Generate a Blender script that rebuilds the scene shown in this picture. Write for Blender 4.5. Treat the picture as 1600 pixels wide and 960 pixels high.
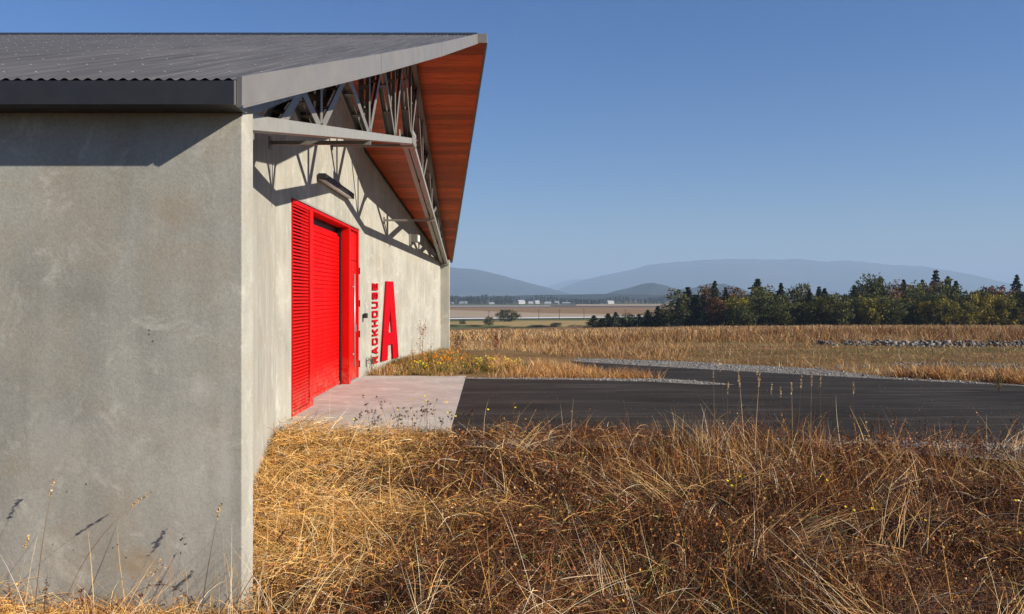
import bpy, math, random
import numpy as np
from mathutils import Vector

for o in list(bpy.data.objects):
    bpy.data.objects.remove(o)
scene = bpy.context.scene
COL = scene.collection
R = math.radians
rng = np.random.default_rng(7)
random.seed(7)

# ------------------------------------------------------------------ camera
EYE = 1.70
cam_d = bpy.data.cameras.new('camera')
cam_d.sensor_width = 36.0
cam_d.lens = 31.5
cam_d.shift_x = 22 / 1600
cam_d.shift_y = -16 / 1600
cam_d.clip_start = 0.05
cam_d.clip_end = 80000
cam = bpy.data.objects.new('camera', cam_d)
COL.objects.link(cam)
cam.location = (0, 0, EYE)
cam.rotation_euler = (R(90), 0, 0)
scene.camera = cam

# ------------------------------------------------------------------ light
SUN = Vector((0.558, -0.23, 0.295)).normalized()          # towards the sun
sun_el = math.asin(SUN.z)
sun_az = math.atan2(SUN.x, SUN.y)                          # clockwise from +Y
world = bpy.data.worlds.new('World')
scene.world = world
world.use_nodes = True
wn = world.node_tree
wn.nodes.clear()
sky = wn.nodes.new('ShaderNodeTexSky')
sky.sky_type = 'NISHITA'
sky.sun_disc = False
sky.sun_elevation = sun_el
sky.sun_rotation = sun_az
sky.altitude = 60
sky.air_density = 1.0
sky.dust_density = 0.55
sky.ozone_density = 6.0
bg = wn.nodes.new('ShaderNodeBackground')
bg.inputs['Strength'].default_value = 0.068
wo = wn.nodes.new('ShaderNodeOutputWorld')
hsv_ = wn.nodes.new('ShaderNodeHueSaturation'); hsv_.inputs['Saturation'].default_value = 1.2; hsv_.inputs['Hue'].default_value = 0.511
wn.links.new(sky.outputs[0], hsv_.inputs['Color']); wn.links.new(hsv_.outputs[0], bg.inputs['Color'])
wn.links.new(bg.outputs[0], wo.inputs['Surface'])

sun_d = bpy.data.lights.new('sun', 'SUN')
sun_d.energy = 5.0
sun_d.angle = R(0.5)
sun_d.color = (1.0, 0.91, 0.78)
sun = bpy.data.objects.new('sun', sun_d)
COL.objects.link(sun)
sun.location = (30, -10, 30)
sun.rotation_euler = (-SUN).to_track_quat('-Z', 'Y').to_euler()

vs = scene.view_settings
vs.view_transform = 'Standard'
vs.look = 'None'
vs.exposure = 0.66
vs.gamma = 1.0
vs.use_curve_mapping = False
scene.cycles.volume_bounces = 0
scene.cycles.max_bounces = 8

# ------------------------------------------------------------------ helpers
def tag(o, label=None, cat=None, group=None, kind=None):
    if label: o['label'] = label
    if cat: o['category'] = cat
    if group: o['group'] = group
    if kind: o['kind'] = kind
    return o

def empty(name, loc=(0, 0, 0), parent=None):
    o = bpy.data.objects.new(name, None)
    o.empty_display_size = 0.2
    COL.objects.link(o)
    o.location = loc
    if parent: o.parent = parent
    return o

def link(name, me, parent=None, loc=None):
    o = bpy.data.objects.new(name, me)
    COL.objects.link(o)
    if parent: o.parent = parent
    if loc is not None: o.location = loc
    return o

class MB:
    """collects polygons of one mesh"""
    def __init__(self):
        self.v = []; self.f = []
    def add(self, vs_, fs_):
        n = len(self.v)
        self.v += [tuple(p) for p in vs_]
        self.f += [tuple(i + n for i in q) for q in fs_]
    def box(self, x0, x1, y0, y1, z0, z1):
        self.add([(x0,y0,z0),(x1,y0,z0),(x1,y1,z0),(x0,y1,z0),(x0,y0,z1),(x1,y0,z1),(x1,y1,z1),(x0,y1,z1)],
                 [(3,2,1,0),(4,5,6,7),(0,1,5,4),(1,2,6,5),(2,3,7,6),(3,0,4,7)])
    def bar(self, a, b, w, h, up=(0, 0, 1)):
        """rectangular bar from a to b; h along up, w sideways"""
        a = Vector(a); b = Vector(b); d = (b - a).normalized()
        u = Vector(up); u = (u - d * u.dot(d)).normalized()
        s = d.cross(u)
        p = []
        for c in (a, b):
            for i, j in ((-1,-1),(1,-1),(1,1),(-1,1)):
                p.append(c + s * (i * w / 2) + u * (j * h / 2))
        self.add(p, [(3,2,1,0),(4,5,6,7),(0,1,5,4),(1,2,6,5),(2,3,7,6),(3,0,4,7)])
    def tube(self, pts, rads, n=6):
        pts = [Vector(p) for p in pts]
        base = len(self.v)
        for i, p in enumerate(pts):
            d = (pts[min(i+1, len(pts)-1)] - pts[max(i-1, 0)]).normalized()
            a = Vector((1,0,0)) if abs(d.x) < .8 else Vector((0,1,0))
            s = d.cross(a).normalized(); t = d.cross(s)
            for k in range(n):
                an = 2*math.pi*k/n
                self.v.append(tuple(p + (s*math.cos(an) + t*math.sin(an))*rads[i]))
        for i in range(len(pts)-1):
            for k in range(n):
                q = base + i*n
                self.f.append((q+k, q+(k+1)%n, q+n+(k+1)%n, q+n+k))
        self.f.append(tuple(base + k for k in range(n))[::-1])
        self.f.append(tuple(base + (len(pts)-1)*n + k for k in range(n)))
    def prism(self, poly, off):
        """poly: list of 3D points, extruded by off"""
        n = len(poly); off = Vector(off)
        a = [Vector(p) for p in poly]
        self.add(a + [p + off for p in a],
                 [tuple(range(n))[::-1], tuple(range(n, 2*n))] + [(i, (i+1) % n, n+(i+1) % n, n+i) for i in range(n)])
    def mesh(self, name, mat=None, smooth=False):
        me = bpy.data.meshes.new(name)
        me.from_pydata(self.v, [], self.f)
        if mat: me.materials.append(mat)
        if smooth: me.polygons.foreach_set('use_smooth', [True]*len(me.polygons))
        me.update()
        return me
    def build(self, name, mat, parent=None, smooth=False, bevel=0):
        o = link(name, self.mesh(name, mat, smooth), parent)
        if bevel:
            m = o.modifiers.new('bevel', 'BEVEL'); m.width = bevel; m.segments = 2; m.limit_method = 'ANGLE'
        return o

def np_mesh(name, verts, faces, mat, cols=None, smooth=False):
    """faces (n,k) of one size; cols per vertex"""
    me = bpy.data.meshes.new(name)
    nv, (nf, k) = len(verts), faces.shape
    me.vertices.add(nv)
    me.vertices.foreach_set('co', np.ascontiguousarray(verts, dtype=np.float32).ravel())
    me.loops.add(nf * k)
    me.loops.foreach_set('vertex_index', np.ascontiguousarray(faces, dtype=np.int32).ravel())
    me.polygons.add(nf)
    me.polygons.foreach_set('loop_start', np.arange(0, nf * k, k, dtype=np.int32))
    if smooth: me.polygons.foreach_set('use_smooth', np.ones(nf, dtype=bool))
    me.update(calc_edges=True)
    if cols is not None:
        at = me.color_attributes.new('col', 'FLOAT_COLOR', 'POINT')
        c = np.ones((nv, 4), dtype=np.float32); c[:, :3] = cols
        at.data.foreach_set('color', c.ravel())
    if mat: me.materials.append(mat)
    return me

def _hash(i, j, s):
    n = (i * 374761393 + j * 668265263 + s * 1442695041).astype(np.int64) & 0xffffffff
    n = ((n ^ (n >> 13)) * 1274126177) & 0xffffffff
    n = n ^ (n >> 16)
    return (n & 0xffffff) / float(0xffffff)

def vnoise(x, y, s=0):
    x = np.asarray(x, dtype=np.float64); y = np.asarray(y, dtype=np.float64)
    i = np.floor(x).astype(np.int64); j = np.floor(y).astype(np.int64)
    u = x - i; v = y - j
    u = u*u*(3-2*u); v = v*v*(3-2*v)
    return (_hash(i,j,s)*(1-u)+_hash(i+1,j,s)*u)*(1-v) + (_hash(i,j+1,s)*(1-u)+_hash(i+1,j+1,s)*u)*v

def fbm(x, y, s=0, o=4):
    t = 0; a = .5; tot = 0
    for k in range(o):
        t = t + a*vnoise(x*2**k, y*2**k, s+k*17); tot += a; a *= .5
    return t / tot

# ------------------------------------------------------------------ materials
def newmat(name):
    m = bpy.data.materials.new(name); m.use_nodes = True
    nt = m.node_tree
    return m, nt, nt.nodes['Principled BSDF']

def N(nt, t, **kw):
    n = nt.nodes.new(t)
    for k, v in kw.items():
        if k in n.inputs: n.inputs[k].default_value = v
        else: setattr(n, k, v)
    return n

def ramp(nt, src, stops):
    r = nt.nodes.new('ShaderNodeValToRGB')
    while len(r.color_ramp.elements) < len(stops): r.color_ramp.elements.new(0.5)
    for e, (p, c) in zip(r.color_ramp.elements, stops):
        e.position = p
        e.color = (c[0], c[1], c[2], 1) if isinstance(c, (tuple, list)) else (c, c, c, 1)
    nt.links.new(src, r.inputs[0])
    return r.outputs[0]

def mixc(nt, fac, a, b, mode='MIX'):
    m = nt.nodes.new('ShaderNodeMix'); m.data_type = 'RGBA'; m.blend_type = mode
    for s, v in ((0, fac), (6, a), (7, b)):
        if hasattr(v, 'is_output'): nt.links.new(v, m.inputs[s])
        else: m.inputs[s].default_value = v if s == 0 else (*v, 1)
    return m.outputs[2]

def coords(nt, scale=(1, 1, 1), kind='Object'):
    tc = nt.nodes.new('ShaderNodeTexCoord'); mp = nt.nodes.new('ShaderNodeMapping')
    mp.inputs['Scale'].default_value = scale
    nt.links.new(tc.outputs[kind], mp.inputs[0])
    return mp.outputs[0]

def noise(nt, co, scale, detail=6, rough=.55, dist=0.0):
    n = N(nt, 'ShaderNodeTexNoise', Scale=scale, Detail=detail, Roughness=rough, Distortion=dist)
    nt.links.new(co, n.inputs['Vector'])
    return n.outputs['Fac']

def bump(nt, p, h, strength=.3, dist=.01):
    b = N(nt, 'ShaderNodeBump', Strength=strength, Distance=dist)
    nt.links.new(h, b.inputs['Height'])
    nt.links.new(b.outputs[0], p.inputs['Normal'])

def paint(name, col, rough=.45, metal=0.0, var=.12, spec=.5, bumpy=0.0, grain=14):
    m, nt, p = newmat(name)
    co = coords(nt)
    n = noise(nt, co, grain, 5)
    a = tuple(c*(1-var) for c in col); b = tuple(min(1, c*(1+var)) for c in col)
    nt.links.new(ramp(nt, n, [(.3, a), (.7, b)]), p.inputs['Base Color'])
    n2 = noise(nt, co, 3.1, 4)
    nt.links.new(ramp(nt, n2, [(.3, rough*.85), (.7, min(1, rough*1.15))]), p.inputs['Roughness'])
    p.inputs['Metallic'].default_value = metal
    p.inputs['Specular IOR Level'].default_value = spec
    if bumpy: bump(nt, p, n, bumpy, .004)
    return m

def weather(m, dust=(.34, .25, .18), amount=.55, zmax=.55):
    nt = m.node_tree; p = nt.nodes['Principled BSDF']; src = p.inputs['Base Color'].links[0].from_socket
    ge = nt.nodes.new('ShaderNodeNewGeometry'); sep = nt.nodes.new('ShaderNodeSeparateXYZ'); nt.links.new(ge.outputs['Position'], sep.inputs[0])
    mr = N(nt, 'ShaderNodeMapRange'); mr.inputs['From Min'].default_value = zmax; mr.inputs['From Max'].default_value = 0.0
    nt.links.new(sep.outputs['Z'], mr.inputs['Value'])
    n = noise(nt, ge.outputs['Position'], 9, 7, .7)
    mu = nt.nodes.new('ShaderNodeMath'); mu.operation = 'MULTIPLY'; nt.links.new(mr.outputs[0], mu.inputs[0]); nt.links.new(ramp(nt, n, [(.4, 0.), (.7, amount)]), mu.inputs[1])
    c = mixc(nt, mu.outputs[0], src, dust)
    mp = nt.nodes.new('ShaderNodeMapping'); mp.inputs['Scale'].default_value = (6, 6, .7); nt.links.new(ge.outputs['Position'], mp.inputs[0])
    n2 = noise(nt, mp.outputs[0], 1.3, 6, .65)
    c = mixc(nt, ramp(nt, n2, [(.45, 0.), (.75, .30)]), c, (.34, .004, .004))
    nt.links.new(c, p.inputs['Base Color'])

def concrete(name, base, warm, stain=.6):
    m, nt, p = newmat(name)
    co = coords(nt)
    big = noise(nt, co, 1.1, 7, .62, .35)
    med = noise(nt, co, 4.5, 8, .65, .2)
    fine = noise(nt, co, 70, 4, .7)
    st = noise(nt, coords(nt, (2.2, 2.2, .22)), 2.2, 6, .6)          # vertical run marks
    rust = noise(nt, co, 2.3, 5, .6, .6)
    blot = noise(nt, co, 2.8, 9, .72, 1.2)
    c = mixc(nt, ramp(nt, big, [(.32, 0.), (.68, 1.)]), tuple(v*.60 for v in base), base)
    c = mixc(nt, ramp(nt, med, [(.35, 0.), (.7, .65)]), c, tuple(v*.72 for v in base))
    c = mixc(nt, ramp(nt, st, [(.42, 0.), (.75, .45)]), c, tuple(v*1.18 for v in base))
    c = mixc(nt, ramp(nt, rust, [(.49, 0.), (.70, stain)]), c, warm)
    c = mixc(nt, ramp(nt, blot, [(.54, 0.), (.62, .38), (.8, .6)]), c, tuple(min(.8, v*1.3) for v in base))
    c = mixc(nt, .26, c, ramp(nt, fine, [(.3, .25), (.7, .75)]), 'OVERLAY')
    # lime patch and stains with a place of their own on the near wall
    for (pt, rad, col_, am) in (((-1.66, 4.98, 1.19), (.17, 1, .22), (.50, .48, .42), .75), ((-1.52, 4.98, .75), (.13, 1, .75), (.48, .465, .41), .6), ((-1.98, 4.98, .22), (.35, 1, .22), (.33, .225, .12), .6),
                                ((-2.45, 4.98, .9), (.35, 1, .5), (.46, .45, .40), .4), ((-1.80, 4.98, 2.2), (.4, 1, .35), (.31, .24, .15), .45)):
        su = nt.nodes.new('ShaderNodeVectorMath'); su.operation = 'SUBTRACT'; nt.links.new(co, su.inputs[0]); su.inputs[1].default_value = pt
        dv = nt.nodes.new('ShaderNodeVectorMath'); dv.operation = 'DIVIDE'; nt.links.new(su.outputs[0], dv.inputs[0]); dv.inputs[1].default_value = rad
        le = nt.nodes.new('ShaderNodeVectorMath'); le.operation = 'LENGTH'; nt.links.new(dv.outputs[0], le.inputs[0])
        ad = nt.nodes.new('ShaderNodeMath'); ad.operation = 'MULTIPLY_ADD'; nt.links.new(noise(nt, co, 7, 9, .75, .8), ad.inputs[0]); ad.inputs[1].default_value = 1.0; nt.links.new(le.outputs['Value'], ad.inputs[2])
        c = mixc(nt, ramp(nt, ad.outputs[0], [(.0, am), (.5, am)]) if False else ramp(nt, ad.outputs[0], [(.62, am), (.98, 0.)]), c, col_)
    # bug holes
    vo = N(nt, 'ShaderNodeTexVoronoi', Scale=16.0, Randomness=1.0); nt.links.new(co, vo.inputs['Vector'])
    gate = noise(nt, co, 2.7, 2)
    hole = nt.nodes.new('ShaderNodeMath'); hole.operation = 'MULTIPLY'
    nt.links.new(ramp(nt, vo.outputs['Distance'], [(.07, 1.), (.10, 0.)]), hole.inputs[0])
    nt.links.new(ramp(nt, gate, [(.58, 0.), (.62, 1.)]), hole.inputs[1])
    c = mixc(nt, hole.outputs[0], c, (.07, .065, .055))
    nt.links.new(c, p.inputs['Base Color'])
    p.inputs['Roughness'].default_value = .85
    p.inputs['Specular IOR Level'].default_value = .25
    add = nt.nodes.new('ShaderNodeMath'); add.operation = 'MULTIPLY_ADD'
    nt.links.new(med, add.inputs[0]); add.inputs[1].default_value = 1.2; nt.links.new(fine, add.inputs[2])
    bump(nt, p, add.outputs[0], .22, .006)
    return m

M = {}
M['concrete'] = concrete('concrete', (.42, .408, .35), (.345, .285, .195), .42)
M['concrete_slab'] = concrete('concrete_slab', (.50, .475, .425), (.42, .36, .29), .5)
M['red'] = paint('red_paint', (.52, .003, .002), .5, var=.06, grain=3, spec=.10)
M['red_slat'] = paint('red_curtain_paint', (.64, .001, .001), .5, var=.06, grain=5, spec=.08)
M['red_letter'] = paint('red_letter_face', (.44, .001, .006), .55, var=.04, spec=.08)
weather(M['red']); weather(M['red_slat'])
M['black'] = paint('black_metal', (.012, .011, .011), .5)
M['steel'] = paint('truss_grey_paint', (.26, .255, .23), .5, var=.08)
M['steel_dark'] = paint('web_grey_shaded', (.17, .16, .14), .5, var=.12)  # truss grey darkened; the shade on the webs is put into the colour
M['fascia'] = paint('fascia_metal', (.215, .20, .18), .45, metal=.25, var=.08, grain=5)
M['roof'] = paint('corrugated_roof_metal', (.088, .083, .078), .55, metal=.15, var=.25, grain=2.5)
M['gutter'] = paint('gutter_metal', (.032, .033, .036), .5, metal=.2, var=.1)
M['chrome'] = paint('brushed_steel', (.5, .5, .5), .45, metal=.8, var=.04)
M['lens'] = paint('lamp_lens', (.72, .66, .62), .4)
M['screw'] = paint('screw_zinc', (.55, .55, .53), .35, metal=.6)
M['white'] = paint('white_housing', (.7, .7, .68), .5)

def wood_mat():
    m, nt, p = newmat('cedar_soffit_stain')
    oi = nt.nodes.new('ShaderNodeObjectInfo')
    tc = nt.nodes.new('ShaderNodeTexCoord')
    ad = nt.nodes.new('ShaderNodeVectorMath'); ad.operation = 'MULTIPLY_ADD'
    cmb = nt.nodes.new('ShaderNodeCombineXYZ')
    for i in range(3): nt.links.new(oi.outputs['Random'], cmb.inputs[i])
    nt.links.new(cmb.outputs[0], ad.inputs[0]); ad.inputs[1].default_value = (37, 53, 91)
    nt.links.new(tc.outputs['Object'], ad.inputs[2])
    mp = nt.nodes.new('ShaderNodeMapping'); mp.inputs['Scale'].default_value = (1.4, 22, 22)
    nt.links.new(ad.outputs[0], mp.inputs[0])
    g = noise(nt, mp.outputs[0], 1.6, 6, .6, .4)
    c = ramp(nt, g, [(.28, (.40, .042, .004)), (.5, (.60, .088, .008)), (.72, (.74, .155, .016))])
    tone = ramp(nt, oi.outputs['Random'], [(0, .55), (1, 1.2)])
    c = mixc(nt, 1.0, c, tone, 'MULTIPLY')
    vo = N(nt, 'ShaderNodeTexVoronoi', Scale=1.0); mp2 = nt.nodes.new('ShaderNodeMapping')
    mp2.inputs['Scale'].default_value = (2.2, 7, 7)
    nt.links.new(ad.outputs[0], mp2.inputs[0]); nt.links.new(mp2.outputs[0], vo.inputs['Vector'])
    c = mixc(nt, ramp(nt, vo.outputs['Distance'], [(.06, .8), (.13, 0.)]), c, (.05, .010, .004))
    nt.links.new(c, p.inputs['Base Color'])
    p.inputs['Roughness'].default_value = .5
    return m
M['wood'] = wood_mat()

def roof_mat():
    m, nt, p = newmat('corrugated_roof_metal')
    st = noise(nt, coords(nt, (34, .5, .5)), 1.0, 5, .65)
    pa = noise(nt, coords(nt), 1.1, 6, .6, .3)
    c = ramp(nt, st, [(.3, (.05, .047, .045)), (.5, (.10, .095, .09)), (.7, (.16, .152, .14))])
    c = mixc(nt, ramp(nt, pa, [(.35, 0.), (.7, .5)]), c, (.075, .072, .068))
    nt.links.new(c, p.inputs['Base Color'])
    p.inputs['Roughness'].default_value = .55; p.inputs['Metallic'].default_value = .1
    return m
M['roof'] = roof_mat()

def asphalt_mat():
    m, nt, p = newmat('asphalt')
    co = coords(nt)
    f = noise(nt, co, 120, 3, .8)
    b = noise(nt, coords(nt, (.35, 1.3, 1)), .9, 6, .6, .3)
    c = ramp(nt, b, [(.3, (.024, .022, .020)), (.7, (.052, .047, .042))])
    c = mixc(nt, .55, c, ramp(nt, f, [(.3, .1), (.75, .85)]), 'OVERLAY')
    dust = noise(nt, coords(nt, (.25, 2.2, 1)), 1.2, 8, .7)
    c = mixc(nt, ramp(nt, dust, [(.50, 0.), (.72, .6)]), c, (.12, .105, .09))
    nt.links.new(c, p.inputs['Base Color'])
    p.inputs['Roughness'].default_value = .95
    p.inputs['Specular IOR Level'].default_value = .06
    bump(nt, p, f, .5, .006)
    return m
M['asphalt'] = asphalt_mat()

def gravel_mat():
    m, nt, p = newmat('gravel')
    co = coords(nt)
    vo = N(nt, 'ShaderNodeTexVoronoi', Scale=26.0); nt.links.new(co, vo.inputs['Vector'])
    hsv = nt.nodes.new('ShaderNodeSeparateColor'); nt.links.new(vo.outputs['Color'], hsv.inputs[0])
    c = ramp(nt, hsv.outputs[0], [(0, (.09, .085, .075)), (.5, (.19, .18, .165)), (1, (.34, .325, .295))])
    c = mixc(nt, ramp(nt, noise(nt, co, 1.3, 5), [(.45, 0.), (.65, .6)]), c, (.20, .15, .09))
    nt.links.new(c, p.inputs['Base Color']); p.inputs['Roughness'].default_value = .9
    bump(nt, p, vo.outputs['Distance'], .8, .03)
    return m
M['gravel'] = gravel_mat()

def vcol_mat(name, trans=.25, rough=.7):
    m = bpy.data.materials.new(name); m.use_nodes = True
    nt = m.node_tree; nt.nodes.clear()
    out = nt.nodes.new('ShaderNodeOutputMaterial')
    at = nt.nodes.new('ShaderNodeAttribute'); at.attribute_name = 'col'
    pr = N(nt, 'ShaderNodeBsdfPrincipled', Roughness=rough)
    pr.inputs['Specular IOR Level'].default_value = .25
    nt.links.new(at.outputs['Color'], pr.inputs['Base Color'])
    if trans:
        tr = nt.nodes.new('ShaderNodeBsdfTranslucent'); nt.links.new(at.outputs['Color'], tr.inputs[0])
        mx = nt.nodes.new('ShaderNodeMixShader'); mx.inputs[0].default_value = trans
        nt.links.new(pr.outputs[0], mx.inputs[1]); nt.links.new(tr.outputs[0], mx.inputs[2])
        nt.links.new(mx.outputs[0], out.inputs[0])
    else:
        nt.links.new(pr.outputs[0], out.inputs[0])
    return m
M['grass'] = vcol_mat('dry_grass_blades', .09)
M['stone'] = vcol_mat('stones', 0, .85)

def leaf_mat(name, a, b):
    m = bpy.data.materials.new(name); m.use_nodes = True
    nt = m.node_tree; nt.nodes.clear()
    out = nt.nodes.new('ShaderNodeOutputMaterial')
    at = nt.nodes.new('ShaderNodeAttribute'); at.attribute_name = 'col'
    oi = nt.nodes.new('ShaderNodeObjectInfo')
    base = mixc(nt, oi.outputs['Random'], a, b)
    c = mixc(nt, 1.0, base, at.outputs['Color'], 'MULTIPLY')
    pr = N(nt, 'ShaderNodeBsdfPrincipled', Roughness=.7)
    pr.inputs['Specular IOR Level'].default_value = .2
    nt.links.new(c, pr.inputs['Base Color'])
    tr = nt.nodes.new('ShaderNodeBsdfTranslucent'); nt.links.new(c, tr.inputs[0])
    mx = nt.nodes.new('ShaderNodeMixShader'); mx.inputs[0].default_value = .25
    nt.links.new(pr.outputs[0], mx.inputs[1]); nt.links.new(tr.outputs[0], mx.inputs[2])
    nt.links.new(mx.outputs[0], out.inputs[0])
    return m
M['leaf_conifer'] = leaf_mat('conifer_needles', (.022, .034, .016), (.042, .050, .022))
M['leaf_olive'] = leaf_mat('olive_leaves', (.058, .066, .018), (.105, .098, .024))
M['leaf_yellow'] = leaf_mat('yellowing_leaves', (.15, .135, .020), (.24, .18, .028))
M['leaf_brown'] = leaf_mat('browning_leaves', (.10, .052, .024), (.16, .072, .026))
M['bark'] = paint('bark', (.07, .055, .04), .9, var=.3, grain=6)

def ground_mat():
    m, nt, p = newmat('dry_ground')
    co = coords(nt)
    a = noise(nt, co, .35, 8, .62, .4); b = noise(nt, co, 5.5, 6, .7); d = noise(nt, co, 60, 4, .75)
    far = noise(nt, coords(nt, (.02, .09, 1)), 1.0, 6, .6)
    c = ramp(nt, a, [(.3, (.12, .062, .026)), (.5, (.21, .125, .052)), (.7, (.30, .20, .09))])
    c = mixc(nt, ramp(nt, b, [(.35, 0.), (.7, .6)]), c, (.10, .055, .024))
    c = mixc(nt, ramp(nt, far, [(.52, 0.), (.66, .55)]), c, (.12, .115, .035))
    c = mixc(nt, .6, c, ramp(nt, d, [(.3, .2), (.7, .8)]), 'OVERLAY')
    sep = nt.nodes.new('ShaderNodeSeparateXYZ'); nt.links.new(coords(nt), sep.inputs[0])
    mr = N(nt, 'ShaderNodeMapRange'); mr.inputs['From Min'].default_value = 10.5; mr.inputs['From Max'].default_value = 12.0
    nt.links.new(sep.outputs['Y'], mr.inputs['Value'])
    c = mixc(nt, mr.outputs[0], mixc(nt, ramp(nt, b, [(.3, 0.), (.7, 1.)]), (.030, .017, .010), (.065, .034, .016)), c)     # bare soil under the front grass
    nt.links.new(c, p.inputs['Base Color']); p.inputs['Roughness'].default_value = .95
    p.inputs['Specular IOR Level'].default_value = .1
    bump(nt, p, d, .6, .03)
    return m
M['ground'] = ground_mat()

def field_mat(name, a, b, sx=.01, sy=.06, bands=None):
    m, nt, p = newmat(name)
    n = noise(nt, coords(nt, (sx, sy, 1)), 1.0, 7, .6, .2)
    c = ramp(nt, n, [(.3, a), (.7, b)])
    n2 = noise(nt, coords(nt, (.12, .12, 1)), 1.0, 5, .7)
    c = mixc(nt, .35, c, ramp(nt, n2, [(.3, .25), (.7, .75)]), 'OVERLAY')
    nt.links.new(c, p.inputs['Base Color']); p.inputs['Roughness'].default_value = .95
    p.inputs['Specular IOR Level'].default_value = .1
    return m

# ------------------------------------------------------------------ terrain
F = 1400.0
def px(x, y, D):
    """world x, z of a place at depth D seen at pixel x, y of the photograph (used to lay out far things)"""
    return (x - 778) * D / F, EYE + (464 - y) * D / F

PLAIN = -15.3
CREST = 270.0
def tz(X, Y):
    X = np.asarray(X, dtype=np.float64); Y = np.asarray(Y, dtype=np.float64)
    s = .0345 - .0065*np.clip((X+10)/70, 0, 1)
    y1 = np.clip(Y - 27, 0, CREST - 27)
    z = -s*y1*np.clip(y1/14, 0, 1)**.5
    t = np.clip((Y - CREST)/170, 0, 1); t = t*t*(3-2*t)
    zc = z
    z = zc*(1-t) + PLAIN*t
    und = (fbm(X*.11, Y*.06, 3) - .5)*.7*np.clip((Y-30)/25, 0, 1)*(1-t)
    z = z + und
    # berm behind the rocks, right
    bx = np.clip((X-2)/8, 0, 1)
    z = z + .50*bx*np.exp(-((Y-42-.08*X)/5.0)**2)
    # rough ground of the grass patch in front
    m = np.clip((9.9 - Y)/1.4, 0, 1)*np.clip(.35 + (X + 2.6)/2, .35, 1)
    z = z + m*((fbm(X*.9+5, Y*.9, 9)-.5)*.30 - .03)
    # mound of the bed along the far wing wall
    db = np.clip((Y-19.3)/2.5, 0, 1)*np.clip((30-Y)/3, 0, 1)*np.clip((2.6-X)/2.5, 0, 1)
    z = z + .14*db
    return z - .05

ys = np.concatenate([np.linspace(-60, -4, 15), np.arange(-3, 32, .3), np.geomspace(32.5, 460, 90), np.geomspace(480, 26000, 50)])
xs = np.concatenate([-np.geomspace(26000, 32, 45), np.arange(-30, 30, .5), np.geomspace(30.5, 26000, 70)])
GX, GY = np.meshgrid(xs, ys)
GZ = tz(GX, GY)
V_ = np.stack([GX.ravel(), GY.ravel(), GZ.ravel()], 1)
nx, ny = len(xs), len(ys)
ii, jj = np.meshgrid(np.arange(nx-1), np.arange(ny-1))
q = (jj*nx + ii).ravel()
Fq = np.stack([q, q+1, q+nx+1, q+nx], 1)
g = link('ground', np_mesh('ground', V_, Fq, M['ground'], smooth=True)); tag(g, 'dry brown ground of the slope around the building', 'ground', kind='structure')

def sheet(name, pts, mat, z=0.0, follow=False, thick=0.0, label=None):
    mb = MB()
    if thick:
        mb.prism([(x, y, z - thick) for x, y in pts], (0, 0, thick))
    else:
        mb.add([(x, y, (float(tz(x, y)) if follow else 0) + z) for x, y in pts], [tuple(range(len(pts)))])
    o = mb.build(name, mat)
    tag(o, label, kind='structure')
    return o

# far fields on the plain, laid as strips
def field(name, poly, mat, dz, label):
    """poly in photograph pixels on the level plain"""
    pts = []
    for x, y in poly:
        D = (EYE - PLAIN) * F / (y - 464)
        pts.append(((x-778)*D/F, D))
    mb = MB(); mb.add([(a, b, PLAIN + dz) for a, b in pts], [tuple(range(len(pts)))])
    o = mb.build(name, mat); tag(o, label, kind='structure'); return o

M['f_ochre'] = field_mat('field_ochre', (.22, .125, .05), (.30, .18, .075))
M['f_tan'] = field_mat('field_pale_tan', (.36, .27, .17), (.42, .32, .21), .004, .02)
M['f_straw'] = field_mat('field_straw', (.30, .21, .07), (.40, .28, .11))
M['f_green'] = field_mat('field_green', (.07, .085, .022), (.12, .125, .035))
M['f_dark'] = field_mat('field_dark_brown', (.10, .07, .045), (.15, .10, .06))
M['f_white'] = field_mat('pale_road_surface', (.62, .60, .56), (.74, .72, .68))
field('field', [(300, 515), (1500, 515), (1500, 474.2), (300, 474.2)], M['f_green'], .10, 'green and brown farmland spreading across the plain')
field('field', [(300, 493), (1600, 491), (1600, 481), (300, 481)], M['f_ochre'], .25, 'wide ochre stubble field across the plain')
field('field', [(300, 481), (1600, 481), (1600, 477.6), (860, 477.2), (300, 478.5)], M['f_dark'], .22, 'narrow dark brown field below the far tree line')
field('field', [(900, 478.5), (1600, 478.8), (1600, 475.6), (900, 476)], M['f_tan'], .5, 'thin pale field under the far wood')
field('field', [(300, 497.5), (940, 496.5), (1090, 493.4), (860, 490.4), (700, 485.0), (300, 480)], M['f_tan'], .40, 'pale tan ploughed field with pointed end')
field('farm_road', [(300, 500.6), (700, 500.2), (960, 497.6), (1120, 495), (1120, 494.1), (960, 496.0), (700, 498.2), (300, 499)], M['f_white'], .6, 'thin white farm road crossing the plain')
field('farm_road', [(300, 480.4), (860, 479.2), (860, 478.5), (300, 479.3)], M['f_white'], .6, 'thin pale road below the far tree line')
field('field', [(700, 512), (960, 512), (930, 502.0), (780, 502.3), (700, 504)], M['f_straw'], .45, 'small straw yellow field at the foot of the slope')
field('field', [(300, 516), (730, 516), (800, 511.0), (690, 508.5), (300, 508)], M['f_green'], .62, 'strip of green meadow beside the straw field')

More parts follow.
